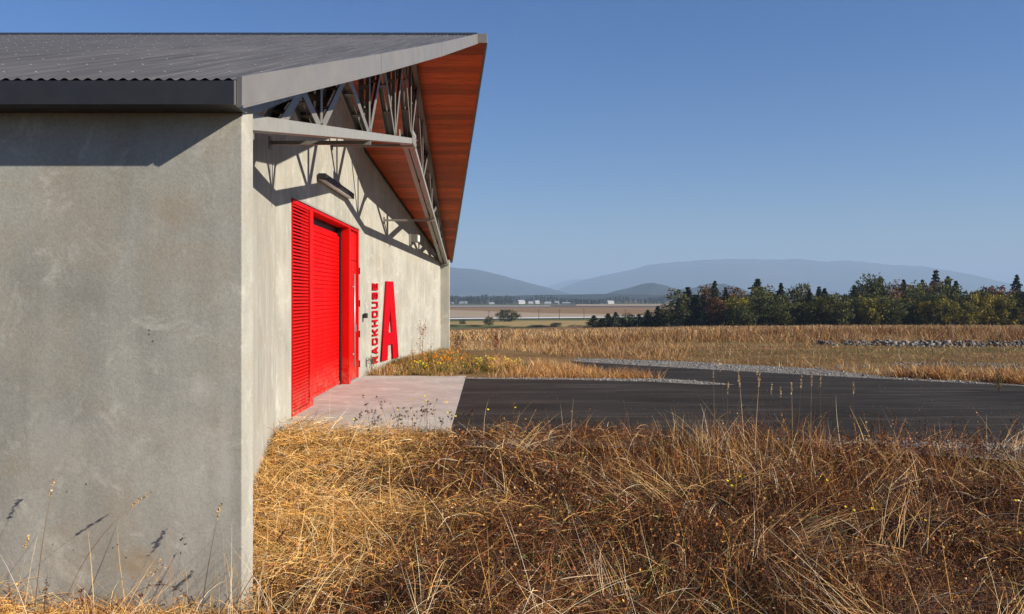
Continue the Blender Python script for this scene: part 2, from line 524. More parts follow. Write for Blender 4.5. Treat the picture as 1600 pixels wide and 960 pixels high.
# ------------------------------------------------------------------ hills
def hill(name, prof, D, depth, mat, label, seed, rough=.05, zbase=-25):
    """ridge silhouette given as photograph pixels; built as a real ridge of that depth"""
    pxs = np.array([p[0] for p in prof], float); pys = np.array([p[1] for p in prof], float)
    n = 170; m = 26
    xx = np.linspace(pxs[0], pxs[-1], n)
    yy = np.interp(xx, pxs, pys)
    k = np.array([.15, .2, .3, .2, .15])
    yp = np.pad(yy, 2, 'edge'); yy = np.convolve(yp, k, 'valid')
    WX = (xx-778)*D/F
    H = EYE + (464-yy)*D/F - zbase
    H = H*(1 + .05*(fbm(xx*.09, xx*0, seed, 5)-.5))
    T = np.linspace(-1, 1, m)
    A, B = np.meshgrid(WX, T)
    HH = np.tile(H, (m, 1))
    prof_c = np.where(B < 0, (1+B)**.85, (1-B)**.9)
    rid = fbm(A/(depth*.22)+B*1.1, B*3.3, seed+5, 5) - .5
    Z = zbase + HH*np.clip(prof_c*(1 + rid*.9*(1-prof_c)), 0, 1.0)
    Yw = D + B*depth*(.8+.4*fbm(A/(depth*.5), B*0, seed+9))
    v = np.stack([A.ravel(), Yw.ravel(), Z.ravel()], 1)
    a, b = np.meshgrid(np.arange(n-1), np.arange(m-1)); q = (b*n+a).ravel()
    f = np.stack([q, q+1, q+n+1, q+n], 1)
    o = link(name, np_mesh(name, v, f, mat, smooth=True)); tag(o, label, 'hill', kind='structure'); return o

def forest_mat(name, a, b, c, sc):
    m, nt, p = newmat(name)
    co = coords(nt)
    n = noise(nt, co, sc, 8, .65, .3); n2 = noise(nt, co, sc*12, 4, .7)
    cc = ramp(nt, n, [(.35, a), (.55, b), (.68, c)])
    cc = mixc(nt, .5, cc, ramp(nt, n2, [(.3, .15), (.7, .8)]), 'OVERLAY')
    nt.links.new(cc, p.inputs['Base Color']); p.inputs['Roughness'].default_value = 1.0
    p.inputs['Specular IOR Level'].default_value = 0
    bump(nt, p, n2, 1.0, 25)
    return m
M['forest'] = forest_mat('forested_hillside', (.020, .032, .016), (.035, .045, .022), (.10, .085, .05), .0011)
M['forest_near'] = forest_mat('wooded_knoll', (.020, .030, .014), (.034, .040, .018), (.07, .06, .03), .004)

hill('hill', [(100, 440), (300, 425), (560, 414), (660, 412), (703, 417), (740, 419), (775, 427), (810, 437), (840, 445), (880, 456), (905, 466)],
     10500, 1900, M['forest'], 'blue forested mountain behind the far end of the building', 21)
hill('hill', [(850, 466), (880, 448), (920, 434), (960, 426), (985, 421), (1010, 412), (1060, 408), (1100, 405), (1160, 402), (1200, 405), (1240, 403), (1290, 407), (1318, 404.5), (1350, 408), (1385, 413), (1440, 415), (1480, 422), (1520, 430), (1560, 441), (1620, 455), (1700, 468)],
     15500, 2400, M['forest'], 'long pale blue mountain ridge across the horizon', 33)
hill('hill', [(820, 468), (850, 450), (880, 439), (905, 435), (940, 442), (980, 455), (1010, 468)],
     22000, 2000, M['forest'], 'faint far mountain in the gap between two ranges', 44)
hill('hill', [(930, 466), (958, 455), (985, 449), (1003, 443), (1020, 441), (1040, 446), (1060, 452), (1085, 449), (1110, 441.5), (1130, 443), (1155, 450), (1180, 461), (1200, 467)],
     6000, 600, M['forest_near'], 'low dark wooded knoll in front of the mountains', 55)
hill('hill', [(560, 467), (700, 464), (800, 462), (860, 460.5), (950, 459), (1050, 461), (1150, 460), (1300, 461), (1500, 460), (1700, 463), (1800, 468)],
     4300, 420, M['forest_near'], 'flat band of distant woodland at the foot of the mountains', 66)

# ------------------------------------------------------------------ warehouse
YC = 15.7
def ZT(y): return 6.29 - .314*abs(y - YC)
def ZS(y): return ZT(y) - .135
RK_D = [0.0, 4.9, 8.1, 10.94]; RK_X = [-.35, -.68, -.99, -1.36]
FR_D = [0.0, 10.94]; FR_X = [-.19, -1.36]                # far rake runs straight from the tip
def rake(d, s=-1): return float(np.interp(d, RK_D, RK_X) if s < 0 else np.interp(d, FR_D, FR_X))
XB = -14.0                                            # back of the building, out of frame
FIN = -1.42; XM = -2.92
Y0, Y1 = 4.98, 5.20                                   # near side wall
YF0, YF1 = 11.78, 19.62                               # folds of the gable wall
Y2, Y3 = 26.20, 26.42                                 # far side wall
WX = -1.68                                            # wing wall at the side walls
OY0, OY1, OZ = 12.66, 18.75, 3.09                     # opening
shed = empty('warehouse', (XM, YC, 0))
tag(shed, 'concrete warehouse with dark corrugated gable roof and red doors', 'warehouse')
shed_inv = (-XM, -YC, 0)
def part(mb, name, mat, parent=None, bevel=0, smooth=False):
    o = mb.build(name, mat, None, smooth, bevel)
    p = parent or shed
    o.parent = p
    o.matrix_parent_inverse = p.matrix_world.inverted() if p is not shed else __import__('mathutils').Matrix.Translation(shed_inv)
    return o
BASE = -.7
mb = MB()
mb.box(XB, FIN, Y0, Y1, BASE, ZS(Y0) - .004)
part(mb, 'side_wall', M['concrete'], bevel=.008)
mb = MB(); mb.box(XB, FIN, Y2, Y3, BASE, ZS(Y3) - .004); part(mb, 'side_wall', M['concrete'], bevel=.008)
mb = MB(); mb.prism([(XB, Y1, BASE), (XB, Y2, BASE), (XB, Y2, ZS(Y2)-.004), (XB, YC, ZS(YC)-.004), (XB, Y1, ZS(Y1)-.004)], (.2, 0, 0)); part(mb, 'back_wall', M['concrete'])
def wall_strip(a, b, z0a, z1a, z1b, z0b=None, t=.2):
    """upright panel from plan point a to b"""
    mb = MB(); d = Vector((b[0]-a[0], b[1]-a[1], 0)).normalized(); n = Vector((-d.y, d.x, 0))
    z0b = z0a if z0b is None else z0b
    mb.prism([(a[0], a[1], z0a), (b[0], b[1], z0b), (b[0], b[1], z1b), (a[0], a[1], z1a)], n*t)
    return mb
G = .003
part(wall_strip((WX, Y1+.002), (XM, YF0-.006), BASE, ZS(Y1)-.004, ZS(YF0)-.004), 'wing_wall', M['concrete'])
part(wall_strip((XM, YF1+.006), (WX, Y2-.002), BASE, ZS(YF1)-.004, ZS(Y2)-.004), 'wing_wall', M['concrete'])
mb = MB()                                             # middle wall with its opening: one outline, extruded
T = ZS
mb.prism([(XM, YF0, BASE), (XM, OY0, BASE), (XM, OY0, OZ), (XM, OY1, OZ), (XM, OY1, BASE), (XM, YF1, BASE),
          (XM, YF1, T(YF1)-.004), (XM, YC, T(YC)-.004), (XM, YF0, T(YF0)-.004)], (-.22, 0, 0))
part(mb, 'middle_wall', M['concrete'])
# trim where the gable walls meet the soffit
mb = MB()
for a, b in (((WX, Y1), (XM, YF0)), ((XM, YF0), (XM, YC)), ((XM, YC), (XM, YF1)), ((XM, YF1), (WX, Y2))):
    mb.bar((a[0]+.02, a[1], ZS(a[1])-.03), (b[0]+.02, b[1], ZS(b[1])-.03), .025, .05)
part(mb, 'wall_trim', M['gutter'])

# roof: corrugated sheet, both slopes
cx = np.arange(XB-.3, -.22, .0625/6)
amp = .0068*np.cos(2*np.pi*cx/.0625)
rv = []; rf = []
for s in (-1, 1):
    b = len(rv)
    dm = np.interp(cx, [-1.36, -.99, -.68, -.35, -.34], [10.92, 8.1, 4.9, 0.0, 0.0]) if s < 0 else np.interp(cx, [-1.36, -.19], [10.92, 0.0])
    for x, d, a in zip(cx, dm, amp):
        rv.append((x, YC, 6.29 + a)); rv.append((x, YC + s*d, 6.29 - .314*d + a))
    for i in range(len(cx)-1):
        q = b + 2*i
        rf.append((q, q+1, q+3, q+2) if s < 0 else (q, q+2, q+3, q+1))
mb = MB(); mb.v = rv; mb.f = rf
roof = part(mb, 'roof', M['roof'], smooth=True)
mb = MB()
for s in (-1, 1):
    mb.prism([(XB-.3, YC+s*.16, ZT(YC+.16)+.014), (XB-.3, YC, 6.33), (XB-.3, YC, 6.322), (XB-.3, YC+s*.16, ZT(YC+.16)+.008)], (-XB+.3-.36, 0, 0))
part(mb, 'ridge_cap', M['gutter'], roof)
# roof screws, too small to pick apart
sv = []; sf = []
for s in (-1, 1):
    for r_, d in enumerate(np.arange(.35, 10.9, .78)):
        for k in np.arange(XB, -.5, .1875):
            x = round((k + (.0625 if r_ % 2 else 0))/.0625)*.0625
            if x > rake(d, s) - .05: continue
            y = YC + s*d; z = ZT(y) + .0085; b = len(sv); w = .0048
            sv += [(x-w, y-w, z), (x+w, y-w, z), (x+w, y+w, z), (x-w, y+w, z), (x-w*.7, y-w*.7, z+.007), (x+w*.7, y-w*.7, z+.007), (x+w*.7, y+w*.7, z+.007), (x-w*.7, y+w*.7, z+.007)]
            sf += [(b+4, b+5, b+6, b+7), (b, b+1, b+5, b+4), (b+1, b+2, b+6, b+5), (b+2, b+3, b+7, b+6), (b+3, b, b+4, b+7)]
mb = MB(); mb.v = sv; mb.f = sf
tag(part(mb, 'roof_screws', M['screw'], roof), kind='stuff')
# sheathing, cedar planks
mb = MB()
for s in (-1, 1):
    for (d0, d1) in ((0, 4.9), (4.9, 8.1), (8.1, 10.80)):
        ya, yb = YC+s*d0, YC+s*d1
        P = [(XB-.3, ya), (rake(d0, s)-.03, ya), (rake(d1, s)-.03, yb), (XB-.3, yb)]
        if s > 0: P = P[::-1]
        lo = [(x, y, ZS(y)+.024) for x, y in P]; hi = [(x, y, ZT(y)-.016) for x, y in P]
        mb.add(lo + hi, [(0,1,2,3), (7,6,5,4), (0,4,5,1), (1,5,6,2), (2,6,7,3), (3,7,4,0)])
soffit = part(mb, 'soffit', M['gutter'])
for s in (-1, 1):
    d = .004
    while d < 10.70:
        e = min(d + .183, 10.74)
        j = random.uniform(-.0015, .0015)
        mbp = MB()
        ya, yb = YC+s*d, YC+s*e
        xs0 = -3.14 if True else 0
        P = [(xs0, ya), (rake(d, s)-.034, ya), (rake(e, s)-.034, yb), (xs0, yb)]
        if s > 0: P = P[::-1]
        lo = [(x, y, ZS(y)+j) for x, y in P]; hi = [(x, y, ZS(y)+.022) for x, y in P]
        mbp.add(lo + hi, [(0,1,2,3), (7,6,5,4), (0,4,5,1), (1,5,6,2), (2,6,7,3), (3,7,4,0)])
        part(mbp, 'plank', M['wood'], soffit)
        d = e + .006
# fascia boards along the rakes
for s in (-1, 1):
    for (d0, d1) in ((0, 4.9), (4.9, 8.1), (8.1, 10.94)):
        d0 += .006; d1 -= .0 if d1 > 10 else .006
        a = Vector((rake(d0, s), YC+s*d0, 0)); b = Vector((rake(d1, s), YC+s*d1, 0))
        n = Vector((-(b-a).y, (b-a).x, 0)).normalized()
        if n.x > 0: n = -n
        mb = MB()
        mb.prism([(a.x, a.y, ZS(a.y)-.012), (b.x, b.y, ZS(b.y)-.012), (b.x, b.y, ZT(b.y)+.016), (a.x, a.y, ZT(a.y)+.016)], n*.030)
        # drip lip
        o_ = -n*.008
        mb.prism([(a.x+o_.x, a.y+o_.y, ZS(a.y)-.018), (b.x+o_.x, b.y+o_.y, ZS(b.y)-.018), (b.x+o_.x, b.y+o_.y, ZS(b.y)-.004), (a.x+o_.x, a.y+o_.y, ZS(a.y)-.004)], n*.006)
        part(mb, 'fascia', M['fascia'])
mb = MB(); mb.box(-.348, -.188, YC-.028, YC+.002, ZS(YC)-.014, 6.306); part(mb, 'fascia_tip', M['fascia'], bevel=.004)
# gutters
for s in (-1, 1):
    y_f = YC + s*10.95; y_b = YC + s*10.725
    za, zb = 1.021 + EYE, 1.146 + EYE
    mb = MB(); t = .004; lo, hi = min(y_f, y_b), max(y_f, y_b)
    yo = y_f; yi = y_f - s*t
    mb.box(XB-.3, -1.40, min(yo, yi), max(yo, yi), za, zb)
    mb.box(XB-.3, -1.40, min(yi, y_b), max(yi, y_b), za, za+t)
    gut = part(mb, 'gutter', M['gutter'])
    mb = MB(); mb.box(-1.4, -1.394, lo, hi, za-.002, zb+.003); part(mb, 'end_cap', M['fascia'], gut)

# ------------------------------------------------------------------ truss under the overhang
XT = -1.58
def ZB(d): return EYE + 2.68 - .163*d
mb = MB()
for s in (-1, 1):
    for off in (-.060, .060):
        c = XT + off
        a = Vector((c, YC + s*.0, ZB(0)+.05)); b = Vector((c, YC+s*10.47, ZB(10.47)+.05))
        # channel: web plate plus two flanges
        w = .085; sg = 1 if off > 0 else -1
        mb.bar(a, b, .085, .012, (0, 0, 1)) if False else None
        for dz in (-.042, .042):
            mb.bar(a+Vector((0, 0, dz)), b+Vector((0, 0, dz)), w, .008)
        mb.bar(a+Vector((sg*(w/2-.004), 0, 0)), b+Vector((sg*(w/2-.004), 0, 0)), .008, .076)
truss = part(mb, 'truss_bottom_chord', M['steel'])
mb = MB()
for s in (-1, 1):
    for off in (-.06, .06):
        a = Vector((XT+off, YC, ZS(YC)-.075)); b = Vector((XT+off, YC+s*10.47, ZS(YC+10.47)-.075))
        for dz in (-.045, .045): mb.bar(a+Vector((0, 0, dz)), b+Vector((0, 0, dz)), .085, .008)
        mb.bar(a+Vector(((.038 if off > 0 else -.038), 0, 0)), b+Vector(((.038 if off > 0 else -.038), 0, 0)), .008, .082)
part(mb, 'top_chord', M['steel_dark'], truss)
bj = [9.43, 8.0, 5.1, 2.45, 0.0]; tj = [8.75, 6.65, 3.85, 1.25]
def web(d0, d1, s):
    a = Vector((XT, YC+s*d0, ZB(d0)+.06)); b = Vector((XT, YC+s*d1, ZS(YC+d1)-.10))
    mb = MB(); u = (b-a).normalized(); side = Vector((0, 1, 0)); side = (side - u*side.dot(u)).normalized()
    for off in (-.062, .062):                         # pair of angles
        o_ = Vector((off, 0, 0))
        mb.bar(a+o_, b+o_, .007, .088, side)
        mb.bar(a+o_*.6+side*.028, b+o_*.6+side*.038, .056, .007, side)
    for t in (.35, .68):                              # stitch plates
        c = a.lerp(b, t); mb.bar(c-u*.03, c+u*.03, .118, .012, side)
    part(mb, 'web', M['steel_dark'], truss)
for s in (-1, 1):
    seq = [(bj[0], tj[0]), (bj[1], tj[0]), (bj[1], bj[1]), (bj[1], tj[1]), (bj[2], tj[1]), (bj[2], bj[2]), (bj[2], tj[2]),
           (bj[3], tj[2]), (bj[3], bj[3]), (bj[3], tj[3]), (bj[4], tj[3])]
    for d0, d1 in seq:
        if d0 == 0 and s > 0: d0 = .02
        web(d0, d1, s)
web(0.0, 0.0, 1)
# splice plates at the middle joint and bearings at both ends
mb = MB()
for off in (-.112, .112): mb.box(XT+off-.006, XT+off+.006, YC-.32, YC+.32, ZB(0)-.03, ZB(0)+.20)
for dy in (-.25, -.1, .1, .25):
    for dz in (.02, .1): mb.box(XT+.118, XT+.134, YC+dy-.014, YC+dy+.014, ZB(0)+dz-.014, ZB(0)+dz+.014)
mb.box(XT-.11, XT+.11, YC-.3, YC+.3, ZB(0)-.035, ZB(0)-.012)
part(mb, 'splice_plate', M['steel'], truss)
for y in (Y1+.05, Y2-.05):
    mb = MB(); z = ZB(10.45)
    mb.box(XT-.12, XT+.14, y-.045, y+.045, z-.05, z-.012); mb.box(XT-.10, XT+.10, y-.03, y+.03, z-.012, z+.11)
    part(mb, 'bearing_plate', M['steel_dark'], truss)
for d in (-5.27, 0, 5.27):
    y = YC + d; x_w = XM if abs(d) < 3.9 else XM + .1885*(abs(d)-3.92)
    z = ZB(abs(d)) - .03
    mb = MB(); mb.box(x_w+.01, XT+.1, y-.022, y+.022, z-.022, z+.022)
    mb.box(x_w-.01, x_w+.022, y-.06, y+.06, z-.07, z+.07)
    part(mb, 'strut', M['steel_dark'], truss)

# ------------------------------------------------------------------ red doors
XC = XM - .17                                          # curtain
mb = MB()
mb.box(XM-.12, XM+.028, 13.80, 14.05, 0, OZ-.004)      # mullion between louvre and curtain
part(mb, 'door_mullion', M['red'], bevel=.006)
louv = MB()
louv.box(XM-.16, XM-.15, OY0+.002, 13.80, 0, OZ-.004)
louv.box(XM-.10, XM+.02, OY0+.002, OY0+.022, 0, OZ-.004)
louv.box(XM-.10, XM+.02, OY0+.022, 13.80, OZ-.064, OZ-.004)
louv.box(XM-.10, XM+.02, OY0+.022, 13.80, 0, .06)
lv = part(louv, 'louver_panel', M['red'])
bl = MB()
P0 = [(.016, .000), (.010, .000), (.008, .019), (-.045, .040), (-.043, .046), (.013, .026), (.016, .024)]
bl.prism([(XM + a, OY0+.024, b) for a, b in P0], (0, 13.74-OY0-.024, 0))
bme = bl.mesh('blade', M['red'])
k = 0; z = .085
while z < OZ - .10:
    o = link('blade', bme); o.parent = lv
    o.matrix_parent_inverse = __import__('mathutils').Matrix.Translation((0, 0, 0))
    o.location = (0, 0, z); z += .0492
blk = MB(); blk.box(XM-.149, XM-.145, OY0+.03, 13.79, .01, OZ-.07); part(blk, 'louver_shade_backing', M['black'], lv)  # black backing sheet stands in for the shade between the blades
# rolling curtain of interlocking slats
cb = MB(); cb.box(XC-.04, XC-.02, 14.05, 17.40, .03, 2.92)
curtain = part(cb, 'rolling_door', M['red_slat'])
sl = MB(); hgt = .0735
prof = [(0, .002), (.008, .006), (.010, .012), (.011, .050), (.009, .064), (.001, hgt-.003), (-.012, hgt-.003), (-.012, .002)]
sl.prism([(XC + a, 14.055, b) for a, b in prof][::-1], (0, 17.40-14.055, 0))
sme = sl.mesh('slat', M['red_slat'])
nz = 0; z = .075
while z < 2.86:
    o = link('slat', sme); o.parent = curtain; o.matrix_parent_inverse = __import__('mathutils').Matrix.Translation((0, 0, 0)); o.location = (0, 0, z); z += hgt
bb = MB(); bb.box(XC-.015, XC+.03, 14.055, 17.40, .018, .074); part(bb, 'bottom_bar', M['red_slat'], curtain, bevel=.005)
gd = MB(); gd.box(XC-.03, XC+.05, 17.345, 17.40, 0, OZ-.004); gd.box(XC+.05, XC+.056, 17.36, 17.40, 0, OZ-.004)
for zz in np.arange(.3, 3.0, .36): gd.box(XC+.056, XC+.064, 17.365, 17.385, zz, zz+.02)
part(gd, 'guide_rail', M['black'], curtain)
gd = MB(); gd.box(XC-.03, XC+.05, 14.052, 14.10, 0, OZ-.004); part(gd, 'guide_rail', M['black'], curtain)
hd = MB(); hd.box(XC-.03, XM+.03, 14.053, 17.395, OZ-.05, OZ-.006); part(hd, 'door_head', M['red'], bevel=.004)
hb = MB(); hb.box(XC-.075, XC-.045, 14.06, 17.34, 2.86, OZ-.05); part(hb, 'head_gap_shade', M['black'], curtain)  # shade of the gap under the head, put in as a black strip
fl = MB(); fl.box(XM, XM+.04, OY0-.02, OY1+.03, OZ+.004, OZ+.010); fl.box(XM+.0, XM+.006, OY0-.02, OY1+.03, OZ+.010, OZ+.05); part(fl, 'head_flashing', M['steel'])
# post beside the curtain and the person door
po = MB(); po.box(XM-.19, XM+.035, 17.405, 17.56, 0, OZ-.004); part(po, 'door_post', M['red'], bevel=.006)
dr = MB(); dr.box(XM-.09, XM-.03, 17.59, 18.66, .03, 2.43)
door = part(dr, 'entry_door', M['red'], bevel=.004)
tr = MB(); tr.box(XM-.09, XM-.03, 17.59, 18.66, 2.442, OZ-.05); part(tr, 'transom_panel', M['red'], door)
fr = MB(); fr.box(XM-.12, XM+.012, 18.66, 18.742, 0, OZ-.05); fr.box(XM-.12, XM+.012, 17.562, 18.742, OZ-.05, OZ-.006); fr.box(XM-.12, XM-.0, 17.562, 17.59, 0, OZ-.05)
part(fr, 'door_frame', M['red'], door)
th = MB(); th.box(XM-.12, XM+.02, 17.60, 18.65, .002, .028); part(th, 'threshold', M['steel'], door)
pl = MB(); pl.tube([(XM+.045, 17.97, .30), (XM+.045, 17.97, 2.16)], [.014, .014], 10)
for zz in (.55, 1.9): pl.tube([(XM-.03, 17.97, zz), (XM+.045, 17.97, zz)], [.012, .012], 8)
part(pl, 'pull_handle', M['chrome'], door, smooth=True)
for zz in (.30, .92, 1.56, 2.24):
    h = MB(); h.tube([(XM-.0, 18.70, zz-.07), (XM+.028, 18.75, zz-.07)], [.001, .001], 4) if False else None
    h.tube([(XM+.026, 18.735, zz-.07), (XM+.026, 18.735, zz+.07)], [.014, .014], 8); part(h, 'hinge', M['black'], door)
lk = MB(); lk.box(XM-.03, XM-.012, 18.50, 18.58, .98, 1.12); part(lk, 'lock_plate', M['chrome'], door)

# ------------------------------------------------------------------ fixtures on the wall
wl = empty('wall_light', (XM, 15.85, 3.64)); tag(wl, 'long black canopy light mounted above the red rolling door', 'wall light')
def sub(root, mb, name, mat, bevel=0, smooth=False):
    loc = Vector(root.location)
    mb.v = [tuple(Vector(p) - loc) for p in mb.v]
    o = mb.build(name, mat, root, smooth, bevel); return o
b = MB(); zt = EYE + 1.99; zl = EYE + 1.885
b.prism([(XM, 14.42, zl+.02), (XM+.145, 14.42, zl), (XM+.145, 14.42, zt), (XM+.03, 14.42, zt), (XM, 14.42, zt-.05)][::-1], (0, 2.88, 0)); sub(wl, b, 'housing', M['black'], .003)
b = MB(); b.add([(XM+.012, 14.46, zl+.0155), (XM+.138, 14.46, zl-.002), (XM+.138, 17.26, zl-.002), (XM+.012, 17.26, zl+.0155)], [(3, 2, 1, 0)]); b.f.append((0, 1, 2, 3)); b.f.pop()
b.prism([(XM+.012, 14.46, zl+.012), (XM+.138, 14.46, zl-.006), (XM+.138, 14.46, zl-.001), (XM+.012, 14.46, zl+.017)], (0, 2.80, 0)); b.v = b.v[4:]; b.f = [tuple(i-4 for i in q) for q in b.f[1:]]
sub(wl, b, 'lens', M['lens'])
cr = empty('card_reader', (XM, 19.35, 1.24)); tag(cr, 'small black card reader box on the wall right of the red door', 'card reader')
b = MB(); b.box(XM, XM+.03, 19.30, 19.40, 1.24, 1.32); b.box(XM, XM+.02, 19.30, 19.34, 1.16, 1.24); sub(cr, b, 'back_box', M['black'])
b = MB(); b.box(XM+.03, XM+.10, 19.26, 19.43, 1.24, 1.345); sub(cr, b, 'reader', M['black'], .008)
def wing_pt(y): return XM + (WX-XM)*(y-YF1)/(Y2-YF1)
wd = Vector((WX-XM, Y2-YF1, 0)).normalized(); wnrm = Vector((wd.y, -wd.x, 0))
fy = 23.1
fp = Vector((wing_pt(fy), fy, EYE+1.36))
fl_ = empty('floodlight', fp); tag(fl_, 'small grey and white floodlight box high on the far wing wall', 'floodlight')
def wbox(mb, o, a0, a1, n0, n1, z0, z1):
    """box along the far wing wall: a along, n outwards"""
    P = []
    for z in (z0, z1):
        for a, n in ((a0, n0), (a1, n0), (a1, n1), (a0, n1)):
            p = Vector(o) + wd*a + wnrm*n; P.append((p.x, p.y, o[2]+z))
    mb.add(P, [(0,1,2,3), (7,6,5,4), (0,4,5,1), (1,5,6,2), (2,6,7,3), (3,7,4,0)])
b = MB(); wbox(b, fp, -.12, .12, 0, .05, -.02, .26); sub(fl_, b, 'bracket', M['steel'])
b = MB(); wbox(b, fp, -.10, .12, .05, .22, .04, .24); sub(fl_, b, 'lamp_body', M['steel_dark'], .008)
b = MB(); wbox(b, fp, -.07, .09, .22, .235, .06, .22); sub(fl_, b, 'lamp_glass', M['white'])
b = MB(); b.tube([fp + wnrm*.12 + Vector((0, 0, .24)), fp + wnrm*.12 + Vector((0, 0, .50))], [.006, .005], 6); sub(fl_, b, 'sensor_rod', M['steel_dark'])

# ------------------------------------------------------------------ raised letters
def curve_mesh(name, loops, depth, mat, xf):
    """filled outline (first loop outer, rest holes) extruded; xf maps (u, v, w) to world"""
    cu = bpy.data.curves.new(name, 'CURVE'); cu.dimensions = '2D'; cu.fill_mode = 'BOTH'; cu.extrude = depth/2; cu.bevel_depth = 0
    for L in loops:
        sp = cu.splines.new('POLY'); sp.points.add(len(L)-1)
        for p, (u, v) in zip(sp.points, L): p.co = (u, v, 0, 1)
        sp.use_cyclic_u = True
    t = bpy.data.objects.new('t', cu); COL.objects.link(t)
    bpy.context.view_layer.update()
    dg = bpy.context.evaluated_depsgraph_get()
    me = bpy.data.meshes.new_from_object(t.evaluated_get(dg)); me.name = name
    bpy.data.objects.remove(t)
    for v in me.vertices: v.co = xf(v.co.x, v.co.y, v.co.z + depth/2)
    me.materials.clear(); me.materials.append(mat); me.update()
    return me
a, b_ = .255, .18
def rr(x0, y0, x1, y1, c):                              # octagonal rounded rectangle
    cy = c*.55
    return [(x0+c, y0), (x1-c, y0), (x1, y0+cy), (x1, y1-cy), (x1-c, y1), (x0+c, y1), (x0, y1-cy), (x0, y0+cy)]
GL = {
 'R': [[(0,0),(a,0),(a,.34),(.48,.34),(.72,0),(1.02,0),(.76,.37),(.9,.42),(.98,.52),(.98,.86),(.84,1),(0,1)], [(a,.54),(.62,.54),(.70,.60),(.70,.75),(.62,.81),(a,.81)]],
 'A': [[(0,0),(.27,0),(.33,.2),(.67,.2),(.73,0),(1,0),(.66,1),(.34,1)], [(.39,.38),(.61,.38),(.5,.76)]],
 'C': [[(.18,0),(.82,0),(1,.12),(1,.36),(.72,.36),(.72,.24),(.66,b_),(.34,b_),(a,.24),(a,.76),(.34,1-b_),(.66,1-b_),(.72,.76),(.72,.66),(1,.66),(1,.88),(.82,1),(.18,1),(0,.88),(0,.12)]],
 'K': [[(0,0),(a,0),(a,.40),(.40,.40),(.70,0),(1.03,0),(.62,.52),(1,1),(.68,1),(.40,.62),(a,.62),(a,1),(0,1)]],
 'H': [[(0,0),(a,0),(a,.41),(1-a,.41),(1-a,0),(1,0),(1,1),(1-a,1),(1-a,.6),(a,.6),(a,1),(0,1)]],
 'O': [rr(0,0,1,1,.18), rr(a,b_,1-a,1-b_,.08)],
 'U': [[(.18,0),(.82,0),(1,.12),(1,1),(1-a,1),(1-a,.25),(.66,b_),(.34,b_),(a,.25),(a,1),(0,1),(0,.12)]],
 'S': [[(.18,0),(.82,0),(1,.11),(1,.48),(.82,.59),(.36,.59),(a,.64),(a,.77),(.36,.82),(.64,.82),(.72,.77),(.72,.70),(1,.70),(1,.89),(.82,1),(.18,1),(0,.89),(0,.52),(.18,.41),(.64,.41),(.73,.36),(.73,.23),(.64,.18),(.36,.18),(a,.23),(a,.31),(0,.31),(0,.11)]],
 'E': [[(0,0),(1,0),(1,b_),(a,b_),(a,.41),(.92,.41),(.92,.59),(a,.59),(a,1-b_),(1,1-b_),(1,1),(0,1)]],
}
sy0, sy1 = 20.08, 20.45
sg = empty('wall_sign', (wing_pt(sy1), sy1, .2)); tag(sg, 'column of small red block letters reading upwards on the pale wall', 'sign')
zb = EYE - 1.505; pitch = 1.862/9; lw = pitch*.76
org = Vector((wing_pt(sy1), sy1, 0)); hh = (sy1-sy0)/wd.y
for i, ch in enumerate('RACKHOUSE'):
    def xf(u, v, w, i=i):
        p = org - wd*(v*hh) + wnrm*(.010 + w) + Vector((0, 0, zb + i*pitch + u*lw))
        return p - Vector(sg.location)
    link('letter', curve_mesh('letter', GL[ch], .022, M['red_letter'], xf), sg)
ay0, ay1 = 20.66, 21.98; hA = 1.855; zA = EYE - 1.488
def yo(off): return 6.6535/(off/1400+.19)
def uu(p): return (yo(778-p)-yo(778-592.8))/(yo(778-621)-yo(778-592.8))
OA = [(0,0),(uu(603),0),(uu(603.6),.19),(uu(610.6),.19),(uu(611.6),0),(1,0),(uu(612.4),1),(uu(601.2),1)]
IA = [(uu(604.8),.345),(uu(610.3),.345),(uu(607.0),.66)]
sg2 = empty('wall_letter', (wing_pt(ay0), ay0, zA)); tag(sg2, 'tall red raised letter A on the pale concrete wall', 'sign')
orgA = Vector((wing_pt(ay0), ay0, zA)); wA = (ay1-ay0)/wd.y
link('letter', curve_mesh('letter', [OA, IA], .03, M['red_letter'], lambda u, v, w: wd*(u*wA) + wnrm*(.015+w) + Vector((0, 0, v*hA))), sg2)
mbx = MB()
for u, v in ((.2, .1), (.8, .1), (.5, .9)):
    p = wd*(u*wA) + Vector((0, 0, v*hA)); mbx.tube([p - wnrm*.0, p + wnrm*.02], [.012, .012], 6)
mbx.build('standoff', M['black'], sg2)

# ------------------------------------------------------------------ apron, road, gravel
sheet('concrete_apron', [(XM-.2, 11.50), (-.61, 11.50), (-.69, 19.30), (XM-.2, 19.30)], M['concrete_slab'], 0.0, thick=.2, label='pale concrete apron in front of the red doors')
NEAR = [(-.62, 10.75), (2, 10.9), (4.6, 10.78), (6.2, 10.5), (9, 10.1), (14, 9.0), (30, 3.0)]
FAR = [(32, 2.5), (30, 2.6+0), ]
road = [(-.604, 11.0)] + NEAR[1:] + [(44, -4), (44, -2.0+0)]
far_edge = [(40, -6.0), (13.0, 14.9), (10.1, 17.2), (7.2, 19.35), (4.3, 21.7), (1.5, 24.2), (-3, 28.5), (-5.2, 26.9), (-1.0, 23.2), (1.6, 20.6), (3.4, 18.6), (4.35, 17.55), (3.95, 17.62), (3.0, 18.15), (1.4, 18.52), (-.68, 18.70)]
sheet('road', [(-.604, 10.8), (2, 10.9), (4.6, 10.78), (6.2, 10.5), (9, 9.8), (14, 7.6), (30, -3), (40, -10)] + far_edge, M['asphalt'], -.012, label='black asphalt drive in front of the building')
